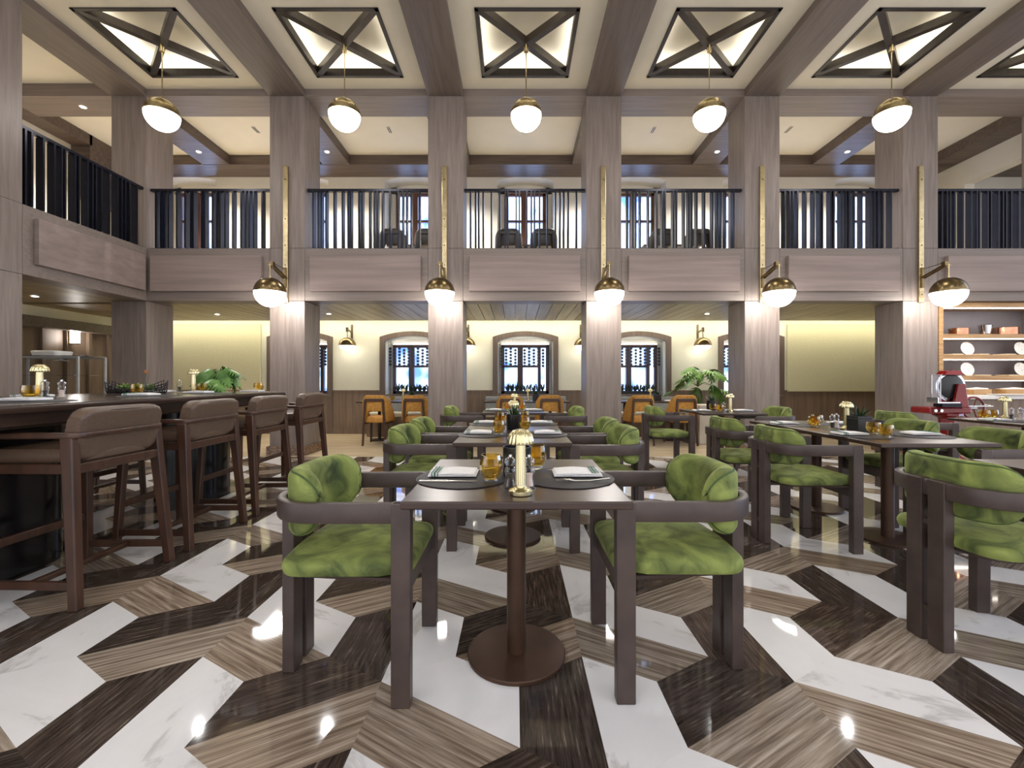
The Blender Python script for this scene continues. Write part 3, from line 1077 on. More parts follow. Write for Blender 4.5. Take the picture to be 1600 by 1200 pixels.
# ============================================================ TABLEWARE
ZT = .75
mat_k = Kind(lambda: tag(MB().lathe([(.19, 0), (.192, .001), (.192, .003), (.189, .004)], 48).build('placemat', M['mat'], smooth=True), '', 'placemat'))
def make_napkin():
    t = thing('linen_napkin', '', 'napkin')
    b = MB()
    n = 10
    for lay in range(3):
        x0, x1 = -.10 + lay * .004, .10 - lay * .005
        z = .004 + lay * .005
        top, bot = [], []
        for i in range(n + 1):
            f = i / n
            x = x0 + (x1 - x0) * f
            dz = .0022 * math.sin(f * 7 + lay * 2)
            top.append((x, z + .005 + dz))
            bot.append((x, z))
        b.poly([(p[0], -.062 - .002 * lay, p[1]) for p in bot] + [(p[0], -.062 - .002 * lay, p[1]) for p in top[::-1]], (0, .124 + .004 * lay, 0))
    b.build('cloth', M['linen'], t, bevel=.002)
    for k in range(3):
        x = -.082 + k * .012
        w = .0018 if k != 1 else .003
        MB().box(x - w, x + w, -.0663, .0663, .0205, .0222).box(x - w, x + w, -.067, -.0655, .006, .0222).build('stripe', M['stripe'], t)
    return t
nap = Kind(make_napkin)
def make_knife():
    t = thing('table_knife', '', 'cutlery')
    MB().hexa([(-.12, -.005, 0), (0, -.006, 0), (0, .006, 0), (-.12, .005, 0)], [(-.12, -.004, .006), (0, -.005, .006), (0, .005, .006), (-.12, .004, .006)]).build('handle', M['steel'], t, bevel=.002)
    MB().poly([(0, -.008, .002), (.09, -.009, .002), (.115, 0, .002), (0, .007, .002)], (0, 0, .002)).build('blade', M['steel'], t)
    return t
def make_fork():
    t = thing('table_fork', '', 'cutlery')
    MB().tube([(-.11, 0, .012), (-.03, 0, .004), (.03, 0, .004), (.055, 0, .008)], [.004, .003, .0028, .006], 8).build('handle', M['steel'], t, True)
    b = MB().poly([(.05, -.011, .007), (.07, -.012, .010), (.07, .012, .010), (.05, .011, .007)], (0, 0, .002))
    for k in range(4):
        y = -.0105 + k * .007
        b.beam((.07, y, .011), (.105, y, .007), .003, .002)
    b.build('tines', M['steel'], t)
    return t
kn, fk = Kind(make_knife), Kind(make_fork)
def make_glass():
    t = thing('amber_tumbler', '', 'drinking glass')
    MB().lathe([(.0, .001), (.026, .001), (.029, .006), (.028, .014), (.027, .018), (0, .018)], 28, cap=False).build('glass_foot', M['clearglass'], t, True)
    pr = [(.0, .018), (.026, .019), (.036, .032), (.043, .055), (.0445, .078), (.041, .100), (.0385, .112), (.037, .112), (.039, .098), (.0425, .078), (.041, .055), (.034, .034), (.02, .024), (0, .023)]
    MB().lathe(pr, 48, ribs=12, amp=.022, cap=False).build('bowl', M['amber'], t, True)
    return t
gl = Kind(make_glass)
def make_low():
    t = thing('amber_round_tumbler', '', 'drinking glass')
    MB().lathe([(.0, .001), (.024, .001), (.028, .005), (.022, .012), (0, .012)], 28, cap=False).build('glass_foot', M['clearglass'], t, True)
    pr = [(.0, .013), (.026, .015), (.040, .028), (.047, .05), (.047, .072), (.043, .092), (.041, .092), (.0445, .071), (.0445, .05), (.037, .03), (.02, .020), (0, .019)]
    MB().lathe(pr, 32, ribs=10, amp=.02, cap=False).build('bowl', M['amber'], t, True)
    return t
gll = Kind(make_low)
def make_grinder(filler, nm):
    t = thing(nm, '', 'grinder')
    pr = [(.0, .0), (.0235, .0), (.0245, .006), (.022, .02), (.018, .035), (.019, .05), (.0225, .066), (.020, .076), (.015, .082), (.019, .09), (.0225, .100), (.020, .110), (.011, .117), (.006, .119), (0, .119)]
    MB().lathe(pr, 16, cap=False).build('body', M['clearglass'], t, True)
    MB().lathe([(0, .01), (.015, .01), (.012, .035), (.014, .056), (0, .058)], 12, cap=False).build('filling', filler, t, True)
    MB().lathe([(0, .117), (.0075, .117), (.0075, .126), (0, .128)], 12, cap=False).build('knob', M['chrome'], t, True)
    return t
gp, gs = Kind(lambda: make_grinder(M['pepper'], 'pepper_grinder')), Kind(lambda: make_grinder(M['salt'], 'salt_grinder'))
def make_lamp():
    t = thing('mushroom_table_lamp', '', 'table lamp')
    MB().lathe([(.0, 0), (.039, 0), (.042, .003), (.042, .015), (.038, .019), (.028, .022), (.02, .030), (.0175, .04)], 48, ribs=24, amp=.012).build('base', M['brass_lamp'], t, True)
    MB().lathe([(.0205, .034), (.0168, .19)], 60, ribs=20, amp=.04).build('stem', M['brass_lamp'], t, True)
    pr = [(.046, .180), (.0475, .182), (.0465, .195), (.041, .212), (.031, .224), (.016, .231), (0, .233)]
    MB().lathe(pr, 100, ribs=20, amp=.035, cap=False).lathe([(.0465, .183), (.014, .183)], 40, cap=False).build('lamp_shade', M['brass_lamp'], t, True)
    return t
lp = Kind(make_lamp)
def spikes(n, h, r, seed, width=.012):
    rnd = random.Random(seed)
    b = MB()
    for i in range(n):
        a_ = 2 * PI * i / n + rnd.uniform(-.3, .3)
        tilt = rnd.uniform(.1, .9)
        L = h * rnd.uniform(.7, 1.1)
        d = Vector((math.cos(a_) * math.sin(tilt), math.sin(a_) * math.sin(tilt), math.cos(tilt)))
        s_ = Vector((-math.sin(a_), math.cos(a_), 0)) * width / 2
        p0 = Vector((math.cos(a_) * r * .3, math.sin(a_) * r * .3, 0))
        p1 = p0 + d * L * .5
        p2 = p0 + d * L + Vector((0, 0, -.1 * L))
        up = Vector((0, 0, .003))
        b.add([p0 - s_ * .7, p0 + s_ * .7, p1 - s_, p1 + s_, p2, p0 + up, p1 + up * 1.5], [(0, 2, 6, 5), (5, 6, 3, 1), (2, 4, 6), (6, 4, 3), (0, 1, 3, 2), (2, 3, 4)])
    return b
def make_pot(plant=True, square=False):
    t = thing('potted_succulent' if plant else 'black_pot', '', 'plant pot')
    if square:
        b = MB().box(-.058, .058, -.058, .058, 0, .105)
        b.box(-.058, .058, -.058, -.053, .105, .125).box(-.058, .058, .053, .058, .105, .125).box(-.058, -.053, -.053, .053, .105, .125).box(.053, .058, -.053, .053, .105, .125)
        b.build('pot', M['black_pot'], t, bevel=.002)
    else:
        MB().lathe([(0, 0), (.058, 0), (.06, .003), (.06, .125), (.055, .125), (.055, .105), (0, .105)], 36, cap=False).build('pot', M['black_pot'], t, True)
    MB().lathe([(.0, .106), (.052, .106), (.05, .112), (0, .114)], 20, cap=False).build('soil', M['soil'], t)
    if plant:
        s_ = spikes(24, .115, .04, 3, .014)
        s_.xf(Matrix.Translation((0, 0, .108)))
        s_.build('leaves', M['leafdark'], t)
    return t
pt0, pt1, pt2 = Kind(lambda: make_pot(False)), Kind(lambda: make_pot(True)), Kind(lambda: make_pot(True, True))

def place_set(x, y, face, where, knife=None, matx=True, dx=0):
    """one place setting; face=+1 diner sits at -x (left) side, -1 right side"""
    if matx:
        mat_k.put('round charcoal leather placemat ' + where, (x, y, ZT + .0005), 0, 'round placemats')
    nap.put('folded green-striped napkin ' + where, (x - face * .045, y + .045, ZT + (.0048 if matx else .001)), 0 if face > 0 else PI, 'folded striped napkins')
    if knife == 'knife':
        kn.put('steel table knife beside the napkin ' + where, (x - .045, y - .085, ZT + .0048), -.03, 'cutlery on the placemats')
        fk.put('steel fork tucked behind the napkin ' + where, (x + .02, y + .125, ZT + .0048), PI, 'cutlery on the placemats')
    elif knife == 'fork':
        fk.put('steel table fork beside the napkin ' + where, (x + .05, y - .085, ZT + .0048), PI + .05, 'cutlery on the placemats')
        kn.put('steel knife tucked behind the napkin ' + where, (x + .03, y + .125, ZT + .0048), PI, 'cutlery on the placemats')

# nearest table
place_set(-.215, 1.83, 1, 'at the left place of the nearest centre table', 'knife')
place_set(.215, 1.83, -1, 'at the right place of the nearest centre table', 'fork')
gl.put('amber glass tumbler left of the brass lamp on the nearest table', (-.095, 1.74, ZT), .2, 'amber tumblers')
gl.put('amber glass tumbler behind the right placemat on the nearest table', (.098, 2.0, ZT), .9, 'amber tumblers')
lp.put('ribbed brass mushroom lamp at the front of the nearest centre table', (.019, 1.572, ZT), 0, 'brass mushroom lamps')
gp.put('clear pepper grinder left of the lamp on the nearest table', (-.018, 1.655, ZT), 0, 'clear grinders')
gs.put('clear salt grinder right of the lamp on the nearest table', (.052, 1.655, ZT), 0, 'clear grinders')
pt0.put('black cylindrical pot behind the grinders on the nearest table', (.008, 1.87, ZT), 0, 'black pots')

def long_set(cx, y0, name, low, square):
    for yy, dd in ((0, 'near'), (.78, 'far')):
        place_set(cx - .215, y0 + yy, 1, 'at the %s left place of the %s' % (dd, name))
        place_set(cx + .215, y0 + yy, -1, 'at the %s right place of the %s' % (dd, name))
def glasses4(kd, pts, name):
    w = ['front left', 'front right', 'rear left', 'rear right']
    for i, (x, y) in enumerate(pts):
        kd.put('amber tumbler, %s one on the %s' % (w[i], name), (x, y, ZT), i, 'amber tumblers')
long_set(-.018, 3.27, 'second centre table', False, False)
glasses4(gl, [(-.118, 3.22), (.075, 3.45), (-.14, 4.0), (.09, 4.15)], 'second centre table')
pt1.put('round black pot with a spiky succulent on the second centre table', (-.012, 3.60, ZT), 0, 'black pots')
lp.put('brass mushroom lamp behind the black pot on the second centre table', (-.015, 3.80, ZT), 0, 'brass mushroom lamps')
gp.put('clear pepper grinder on the second centre table', (-.05, 3.92, ZT), 0, 'clear grinders')
gs.put('clear salt grinder on the second centre table', (.03, 3.92, ZT), 0, 'clear grinders')
place_set(-.235, 5.75, 1, 'at the left place of the farthest centre table')
place_set(.195, 5.75, -1, 'at the right place of the farthest centre table')
lp.put('brass mushroom lamp on the farthest centre table', (-.01, 5.62, ZT), 0, 'brass mushroom lamps')
gl.put('amber tumbler left of the lamp on the farthest centre table', (-.10, 5.62, ZT), 0, 'amber tumblers')
gl.put('amber tumbler right of the lamp on the farthest centre table', (.09, 5.68, ZT), 0, 'amber tumblers')

long_set(2.715, 3.20, 'long right table', True, True)
gll.put('amber round tumbler, front one before the square pot on the long right table', (2.60, 3.10, ZT), .3, 'amber tumblers')
gll.put('amber round tumbler beside the square pot on the long right table', (2.66, 3.28, ZT), 1, 'amber tumblers')
gll.put('amber round tumbler near the far napkins of the long right table', (2.57, 3.80, ZT), 2, 'amber tumblers')
gll.put('amber round tumbler farthest back on the long right table', (2.70, 3.95, ZT), 0, 'amber tumblers')
pt2.put('square black pot with a spiky succulent on the long right table', (2.69, 3.45, ZT), 0, 'black pots')
lp.put('brass mushroom lamp behind the square pot on the long right table', (2.685, 3.58, ZT), 0, 'brass mushroom lamps')
gp.put('clear pepper grinder on the long right table', (2.60, 3.62, ZT), 0, 'clear grinders')
gs.put('clear salt grinder on the long right table', (2.69, 3.70, ZT), 0, 'clear grinders')
place_set(2.44, 5.62, 1, 'at the left place of the far right table')
place_set(2.88, 5.62, -1, 'at the right place of the far right table')
lp.put('brass mushroom lamp on the far right table', (2.70, 5.55, ZT), 0, 'brass mushroom lamps')
gp.put('clear pepper grinder on the far right table', (2.62, 5.55, ZT), 0, 'clear grinders')
gll.put('dark amber tumbler on the far right table, front one', (2.50 + .06, 5.52, ZT), 0, 'amber tumblers')
gll.put('dark amber tumbler on the far right table, rear one', (2.57, 5.75, ZT), 0, 'amber tumblers')
pt1.put('black pot with a spiky succulent on the far right table', (2.62, 5.90, ZT), 0, 'black pots')
mat_k.put('round charcoal placemat on the table at the right edge', (2.52, 1.93, ZT + .0005), 0, 'round placemats')
place_set(4.80, 4.33, 1, 'at the far left place of the table by the slicer')
place_set(5.12, 4.0, -1, 'at the far right place of the table by the slicer')
place_set(4.80, 3.55, 1, 'at the near left place of the table by the slicer')
gll.put('amber round tumbler, left one on the table by the slicer', (4.83 - .02, 4.50 + .03, ZT), 0, 'amber tumblers')
gll.put('amber round tumbler, right one on the table by the slicer', (4.97, 4.60, ZT), 1, 'amber tumblers')
gp.put('clear pepper grinder on the table by the slicer', (5.0, 4.45, ZT), 0, 'clear grinders')
gs.put('clear salt grinder on the table by the slicer', (5.09, 4.45, ZT), 0, 'clear grinders')
lp.put('brass mushroom lamp on the table by the slicer', (5.10, 4.60, ZT), 0, 'brass mushroom lamps')
pt2.put('square black pot with a succulent on the table by the slicer', (5.16, 4.36, ZT), 0, 'black pots')

# ============================================================ COMMUNAL BAR TABLE
ZB = 1.03
def stadium(x0, x1, y0, y1, r, n=8):
    pts = []
    for (cx, cy), a0 in (((x1 - r, y0 + r), -PI / 2), ((x1 - r, y1 - r), 0), ((x0 + r, y1 - r), PI / 2), ((x0 + r, y0 + r), PI)):
        for i in range(n + 1):
            q = a0 + PI / 2 * i / n
            pts.append((cx + r * math.cos(q), cy + r * math.sin(q)))
    return pts
bt = thing('bar_table', 'long high communal bar table with dark polished top on black drum bases', 'bar table', (-3.2, 3.0, 0))
def loc_(pts):
    return [(x + 3.2, y - 3.0) for x, y in pts]
MB().pillow(loc_(stadium(-3.95, -2.47, .9, 4.85, .12)), [(.995, ZB - .04), (1, ZB - .035), (1, ZB - .006), (.997, ZB)]).build('bar_top', M['bartop'], bt, True)
MB().pillow(loc_(stadium(-3.90, -2.53, .95, 4.80, .10)), [(1, ZB - .11), (1, ZB - .04)]).build('apron', M['bartop'], bt)
MB().pillow(loc_(stadium(-3.905, -2.525, .945, 4.805, .10)), [(1, ZB - .122), (1, ZB - .112)]).build('edge_trim', M['darkbronze'], bt)
MB().pillow(loc_(stadium(-3.55, -2.92, 1.3, 3.02, .29, 10)), [(1, 0), (1, ZB - .11)]).build('drum_base', M['bardark'], bt, True)
MB().pillow(loc_([(-3.22 + .31 * math.cos(2 * PI * i / 40), 4.42 + .31 * math.sin(2 * PI * i / 40)) for i in range(40)]), [(1, 0), (1, ZB - .11)]).build('drum_base', M['bardark'], bt, True)

# bar stools, modelled facing +X
def make_stool():
    t = thing('bar_stool', '', 'bar stool')
    W = M['stoolwood']
    for s in (-1, 1):
        MB().hexa([(-.275, s * .30 - .022, 0), (-.230, s * .30 - .022, 0), (-.230, s * .30 + .022, 0), (-.275, s * .30 + .022, 0)],
                  [(-.215, s * .262 - .024, .86), (-.150, s * .262 - .024, .86), (-.150, s * .262 + .024, .86), (-.215, s * .262 + .024, .86)]).build('leg', W, t, bevel=.006)
        MB().hexa([(.235, s * .285 - .02, 0), (.275, s * .285 - .02, 0), (.275, s * .285 + .02, 0), (.235, s * .285 + .02, 0)],
                  [(.205, s * .25 - .022, .73), (.255, s * .25 - .022, .73), (.255, s * .25 + .022, .73), (.205, s * .25 + .022, .73)]).build('leg', W, t, bevel=.006)
    path = rrect_path(.17, -.232, .272, .045, .872, 6)
    pr = rprof(.026, .034, .006, 2)
    def prr(i, m):
        f = abs(i / (m - 1) * 2 - 1)
        w = .026 + .03 * max(0, (f - .55) / .45)
        return rprof(w, .030, .006, 2, cu=-.0)
    MB().sweep(path, prr).build('arm_rail', W, t, True)
    b = MB()
    for s in (-1, 1):
        b.beam((-.245, s * .295, .12), (.25, s * .283, .12), .024, .042)
    b.beam((0.0, -.28, .12), (0.0, .28, .12), .035, .03)
    b.beam((.25, -.27, .30), (.25, .27, .30), .03, .045)
    b.build('stretcher', W, t, bevel=.004)
    b = MB()
    for s in (-1, 1):
        b.beam((-.20, s * .262, .70), (.235, s * .25, .70), .028, .05)
    b.beam((-.205, -.26, .70), (-.205, .26, .70), .03, .05).beam((.23, -.25, .70), (.23, .25, .70), .03, .05)
    b.build('seat_frame', W, t, bevel=.004)
    ol = outline_seat(-.20, .26, .238, .235, .05, .0)
    MB().pillow(ol, [(.96, .725), (1, .735), (1.01, .76), (1.0, .785), (.97, .797), (.88, .803), (.6, .807)]).build('seat_cushion', M['leather'], t, True)
    # leaning back cushion: rounded slab sheared
    b = MB()
    path = [(0, -.258 + .516 * i / 20, 0) for i in range(21)]
    def pb(i, m):
        f = abs(i / (m - 1) * 2 - 1)
        k = 1 if f < .66 else math.sqrt(max(.03, 1 - ((f - .66) / .345) ** 2))
        return rprof(.11 * (.6 + .4 * k), .285 * (.62 + .38 * k), .034 * (.6 + .4 * k), 5, cu=-.02 * f * f)
    b.sweep(path, pb)
    sh = Matrix(((1, 0, -.20, -.165), (0, 1, 0, 0), (0, 0, 1, .868), (0, 0, 0, 1)))
    b.xf(sh)
    b.build('back_cushion', M['leather'], t, True)
    loop = []
    for i in range(40):
        q = 2 * PI * i / 40
        cx_, cz_ = math.cos(q), math.sin(q)
        e = .26
        y = .236 * (abs(cx_) ** e) * (1 if cx_ > 0 else -1)
        z = .125 * (abs(cz_) ** e) * (1 if cz_ > 0 else -1)
        loop.append((-.165 - .20 * z - .051 * 1.0, y, .868 + z))
    MB().tube(loop, .003, 6, True).build('piping', M['piping'], t, True)
    return t
st = Kind(make_stool)
for (y, p) in ((2.515, 'nearest of the near side row'), (3.285, 'second from the camera in the near side row'), (4.05, 'third from the camera in the near side row'), (4.88, 'at the far end of the near side row')):
    st.put('walnut bar stool with taupe leather, ' + p, (-2.455, y, 0), PI, 'leather bar stools')
for (y, p) in ((2.6, 'nearest one behind the bar table'), (3.4, 'middle one behind the bar table'), (4.2, 'farthest one behind the bar table')):
    st.put('walnut bar stool with taupe leather, ' + p, (-4.03, y, 0), 0, 'leather bar stools')

# items on the bar table
def bput(kd, lab, x, y, rz=0, grp=None, dz=0):
    return kd.put(lab, (x, y, ZB + dz), rz, grp)
bput(lp, 'brass mushroom lamp at the left end of the bar table', -3.22, 2.99, 0, 'brass mushroom lamps')
bput(gll, 'amber round tumbler before the lamp at the bar table left end', -3.06, 2.79, 0, 'amber tumblers')
bput(gp, 'clear pepper grinder beside the left lamp on the bar table', -3.12, 2.93, 0, 'clear grinders')
bput(gs, 'clear salt grinder beside the left lamp on the bar table', -3.08, 3.0, 0, 'clear grinders')
bput(mat_k, 'round charcoal placemat at the left end of the bar table', -2.80, 2.56, 0, 'round placemats')
bput(nap, 'white napkin with green stripes at the left end of the bar table', -2.84, 2.56, PI / 2 + PI / 2, 'folded striped napkins', .005)
bput(mat_k, 'round charcoal placemat before the wire bowl on the bar table', -2.80, 3.38, 0, 'round placemats')
bput(nap, 'white napkin with green stripes before the wire bowl on the bar table', -2.86, 3.38, 0, 'folded striped napkins', .005)
bput(mat_k, 'round charcoal placemat near the second lamp on the bar table', -2.80, 4.02, 0, 'round placemats')
bput(nap, 'white napkin with green stripes near the second lamp on the bar table', -2.88, 4.02, PI, 'folded striped napkins', .005)
bput(nap, 'white napkin near the vase at the far end of the bar table', -2.75, 4.62, PI, 'folded striped napkins')
bput(nap, 'white napkin on the far side of the bar table left of the second lamp', -3.55, 4.45, 0, 'folded striped napkins')
bput(nap, 'white napkin on the far side of the bar table behind the grinders', -3.55, 3.25, 0, 'folded striped napkins')
bput(gll, 'amber round tumbler in front of the wire bowl on the bar table', -3.10, 3.62, 0, 'amber tumblers')
bput(lp, 'brass mushroom lamp in the middle of the bar table', -3.19, 4.38, 0, 'brass mushroom lamps')
bput(gp, 'clear pepper grinder beside the middle lamp on the bar table', -3.27, 4.30, 0, 'clear grinders')
bput(gll, 'amber round tumbler left of the monstera vase', -3.05, 4.30, 0, 'amber tumblers')
bput(gll, 'amber round tumbler right of the monstera vase', -2.72, 4.58 + .1, 0, 'amber tumblers')

# wire bowl with greenery
wb = thing('wire_bowl', 'boat shaped black wire bowl on the bar table', 'bowl', (-3.36, 3.92, ZB))
b = MB()
def boat(u, v):
    x = .24 * math.sin(u)
    w = .085 * math.cos(u) ** .6 if math.cos(u) > 0 else 0
    rim = .055 + .06 * (abs(math.sin(u)) ** 3)
    f = v
    return (x, w * math.sin(f), .006 + (rim) * (1 - math.cos(f)) if abs(f) < PI / 2 + .01 else 0)
for j in range(-6, 7):
    v = PI / 2 * j / 6
    b.tube([boat(-1.5 + 3.0 * i / 16, v) for i in range(17)], .0026, 5)
for i in range(17):
    u = -1.42 + 2.84 * i / 16
    b.tube([boat(u, -PI / 2 + PI * k / 8) for k in range(9)], .0026, 5)
rnd = random.Random(4)
for q in range(40):
    u0, v0 = rnd.uniform(-1.3, 1.2), rnd.uniform(-1.4, 1.4)
    b.tube([boat(u0, v0), boat(u0 + rnd.uniform(-.2, .2), max(-1.55, min(1.55, v0 + rnd.uniform(-.5, .5))))], .0028, 5)
b.build('wire_shell', M['iron'], wb)
wb.rotation_euler = (0, 0, .12)
gr = thing('greenery_arrangement', 'lime green succulents heaped in the black wire bowl', 'plant', (-3.36, 3.92, ZB + .035))
b = MB()
for i in range(9):
    s_ = spikes(16, .055, .03, 20 + i, .016)
    s_.xf(Matrix.Translation((-.15 + .038 * i, .02 * math.sin(i * 2.1), .005 + .012 * math.sin(i * 1.7))))
    b.add(s_.v, s_.f)
b.build('foliage', M['lime'], gr)
b = MB().tube([(.07, 0, 0), (.09, .01, .09), (.08, .01, .155)], .0025, 6)
b.build('flower_stem', M['stemg'], gr)
s_ = spikes(7, .035, .01, 77, .018)
s_.xf(Matrix.Translation((.08, .01, .15)))
s_.build('blossom', M['orange'], gr)

# ============================================================ MONSTERA
def leaf_mesh(L=.3, W=.13, droop=.25, split=True, fold=.12):
    """leaf from origin along +X"""
    b = MB()
    nf = 7
    def wd(s):
        return W * (math.sin(PI * min(1, (s * .93 + .07)) ** .62) ** .8)
    def pt(s, f, side, fwd=0):
        x = L * (s + fwd * f * .16) - L * .10 * (1 - s) * f
        y = side * wd(s) * f
        z = fold * abs(y) - droop * L * (x / L) ** 2 - 1.6 * y * y / max(W, .01) * .4
        return Vector((x, y, z))
    for side in (-1, 1):
        for i in range(nf):
            s0, s1 = i / nf, (i + 1) / nf
            g = .034 if split else 0
            a0, a1 = pt(s0, 0, side), pt(s1, 0, side)
            m0, m1 = pt(s0, .42, side, .6), pt(s1, .42, side, .6)
            k0, k1 = pt(s0 + g, .75, side, .9), pt(s1 - g, .75, side, .9)
            o0_, o1 = pt(s0 + g * 1.6, .97, side, 1), pt(s1 - g * 1.6, .97, side, 1)
            oo = pt((s0 + s1) / 2, 1.06, side, 1.15)
            n0 = len(b.v)
            b.v += [tuple(p) for p in (a0, a1, m0, m1, k0, k1, o0_, o1, oo)]
            for f in ((0, 1, 3, 2), (2, 3, 5, 4), (4, 5, 7, 6), (6, 7, 8)):
                b.f.append(tuple(n0 + q for q in f))
    return b
def monstera(t, n, base, reach, lsize, seed, zlo=.2, zhi=1, mat=None, face=-PI / 2):
    rnd = random.Random(seed)
    L_, S_ = MB(), MB()
    for i in range(n):
        az = 2 * PI * i / n + rnd.uniform(-.35, .35)
        el = rnd.uniform(zlo, zhi)
        d = Vector((math.cos(az) * math.cos(el), math.sin(az) * math.cos(el), math.sin(el)))
        R = reach * rnd.uniform(.6, 1.0)
        tip = Vector(base) + d * R
        mid = Vector(base) + Vector((d.x * .3 * R, d.y * .3 * R, R * .55 * max(.35, d.z)))
        S_.tube([base, mid, tip], [.007, .005, .0035], 6)
        sz = lsize * rnd.uniform(.75, 1.15)
        lf = leaf_mesh(sz, sz * .45, rnd.uniform(.2, .5))
        out = Vector((math.cos(az), math.sin(az), 0))
        yaw = az + rnd.uniform(-.5, .5)
        m = Matrix.Translation(tip) @ Matrix.Rotation(yaw, 4, 'Z') @ Matrix.Rotation(rnd.uniform(.1, .8), 4, 'Y') @ Matrix.Rotation(rnd.uniform(-.6, .6), 4, 'X')
        lf.xf(m)
        L_.add(lf.v, lf.f)
    S_.build('stems', M['stemg'], t, True)
    L_.build('leaves', mat or M['leaf'], t, True, fix=False)
v = thing('monstera_bouquet', 'monstera leaves in a clear glass vase at the far end of the bar table', 'plant', (-3.10, 4.58, ZB))
monstera(v, 22, (0, 0, .10), .20, .18, 11, .0, 1.3)
MB().lathe([(0, .001), (.045, .001), (.05, .008), (.05, .13), (.047, .13), (.047, .01), (0, .01)], 28, cap=False).build('glass_vase', M['clearglass'], v, True)
mp_ = thing('potted_monstera', 'tall potted monstera with trailing stems under the dome sconce', 'plant', (3.62, 8.75, 0))
monstera(mp_, 17, (0, 0, 1.02), .50, .35, 5, -.3, 1.25)
b = MB()
for i in range(9):
    q = i * .7
    b.tube([(.1 * math.cos(q), .05 * math.sin(q), .55), (.05 * math.cos(q), .05 * math.sin(q), .8), (0, 0, .98)], .011, 6)
b.build('trailing_stems', M['stemg'], mp_, True)
MB().lathe([(.0, .62), (.17, .62)], 20, cap=False).box(-.2, .2, -.2, .2, 0, .0).build('soil', M['soil'], mp_)
b = MB().box(-.21, .21, -.21, .21, 0, .60)
for s in (-1, 1):
    b.box(-.21, .21, s * .2 - .01, s * .2 + .01, .60, .65).box(s * .2 - .01, s * .2 + .01, -.19, .19, .60, .65)
b.build('planter_box', M['lacquer_white'], mp_, bevel=.006)
wc = MB().box(3.30, 3.66, 7.9, 8.3, 0, .70).build('white_plinth', M['lacquer_white'], bevel=.006)
tag(wc, 'off-white square plinth behind the far right table', 'plinth')

# ============================================================ WINDOW SEATING
def make_mustard(seatm, woodm, nm):
    t = thing(nm, '', 'dining chair')
    for s in (-1, 1):
        MB().hexa([(-.275, s * .20 - .016, 0), (-.245, s * .20 - .016, 0), (-.245, s * .20 + .016, 0), (-.275, s * .20 + .016, 0)],
                  [(-.285, s * .155 - .018, .80), (-.25, s * .155 - .018, .80), (-.25, s * .155 + .018, .80), (-.285, s * .155 + .018, .80)]).build('leg', woodm, t, bevel=.004)
        MB().hexa([(.215, s * .215 - .015, 0), (.245, s * .215 - .015, 0), (.245, s * .215 + .015, 0), (.215, s * .215 + .015, 0)],
                  [(.20, s * .20 - .018, .41), (.24, s * .20 - .018, .41), (.24, s * .20 + .018, .41), (.20, s * .20 + .018, .41)]).build('leg', woodm, t, bevel=.004)
    MB().beam((-.268, -.16, .80), (-.268, .16, .80), .035, .05).build('back_frame', woodm, t, bevel=.004)
    for s in (-1, 1):
        MB().box(-.24, .21, s * .1775 - .0125, s * .1775 + .0125, .37, .41).build('side_rail', woodm, t, bevel=.004)
    ol = outline_seat(-.225, .255, .235, .215, .06, .01)
    MB().pillow(ol, [(.95, .40), (1, .412), (1.01, .45), (1, .48), (.96, .495), (.8, .503), (.5, .507)]).build('seat_cushion', seatm, t, True)
    path = rrect_path(.14, -.235, .225, .15, 0, 8)
    def pf(i, m):
        f = abs(i / (m - 1) * 2 - 1)
        zt = .885 - .36 * max(0, f - .30) ** 1.25 / .7 ** 1.25
        zb = .60 if f < .22 else max(.42, .60 - .9 * (f - .22))
        h = max(.06, zt - zb)
        return rprof(.05, h, .022, 3, cv=(zt + zb) / 2)
    MB().sweep(path, pf).build('back_shell', seatm, t, True)
    return t
mc = Kind(lambda: make_mustard(M['mustard'], M['stoolwood'], 'mustard_dining_chair'))
for x, p in ((-2.46, 'left one at the left window table'), (-1.77, 'right one at the left window table'), (-.09, 'left one at the middle window table'),
             (.61, 'right one at the middle window table'), (2.22, 'left one at the right window table'), (2.98, 'right one before the monstera')):
    mc.put('mustard velvet dining chair seen from behind, ' + p, (x, 7.98 - .02, 0), PI / 2 + (.0), 'mustard chairs at the window tables')
def make_wt():
    t = thing('window_table', '', 'dining table')
    MB().box(-.8, .8, -.29, .29, .722, .75).build('table_top', M['tabletop'], t, bevel=.004)
    for s in (-1, 1):
        MB().lathe([(.17, 0), (.17, .015), (.03, .02), (.03, .722)], 24, (s * .45, 0, 0)).build('pedestal', M['darkbronze'], t, True)
    return t
wt = Kind(make_wt)
def make_bench():
    t = thing('window_bench', '', 'bench')
    MB().box(-.85, .85, -.22, .24, 0, .40).build('bench_base', M['dado'], t)
    MB().box(-.85, .85, -.24, .20, .40, .49).build('seat_cushion', M['lacquer_white'], t, bevel=.02)
    MB().box(-.85, .85, .14, .24, .49, .80).build('backrest', M['greyuph'], t, bevel=.02)
    return t
wbn = Kind(make_bench)
for x, p in ((-2.15, 'left'), (.22, 'middle'), (2.55, 'right')):
    wt.put('long dark table in front of the %s ground floor window' % p, (x, 8.46, 0), 0, 'window tables')
    wbn.put('grey upholstered bench under the %s ground floor window' % p, (x, 9.14, 0), 0, 'window benches')
    lp.put('brass mushroom lamp on the %s window table' % p, (x + .02, 8.40, ZT), 0, 'brass mushroom lamps')
    nap.put('white napkin at the left of the %s window table' % p, (x - .35, 8.33, ZT), 0, 'folded striped napkins')
    nap.put('white napkin at the right of the %s window table' % p, (x + .38, 8.33, ZT), PI, 'folded striped napkins')
    gll.put('amber tumbler on the %s window table' % p, (x - .18, 8.36, ZT), 0, 'amber tumblers')
    pt2.put('square black pot with a succulent on the %s window table' % p, (x + .17, 8.45, ZT), 0, 'black pots')
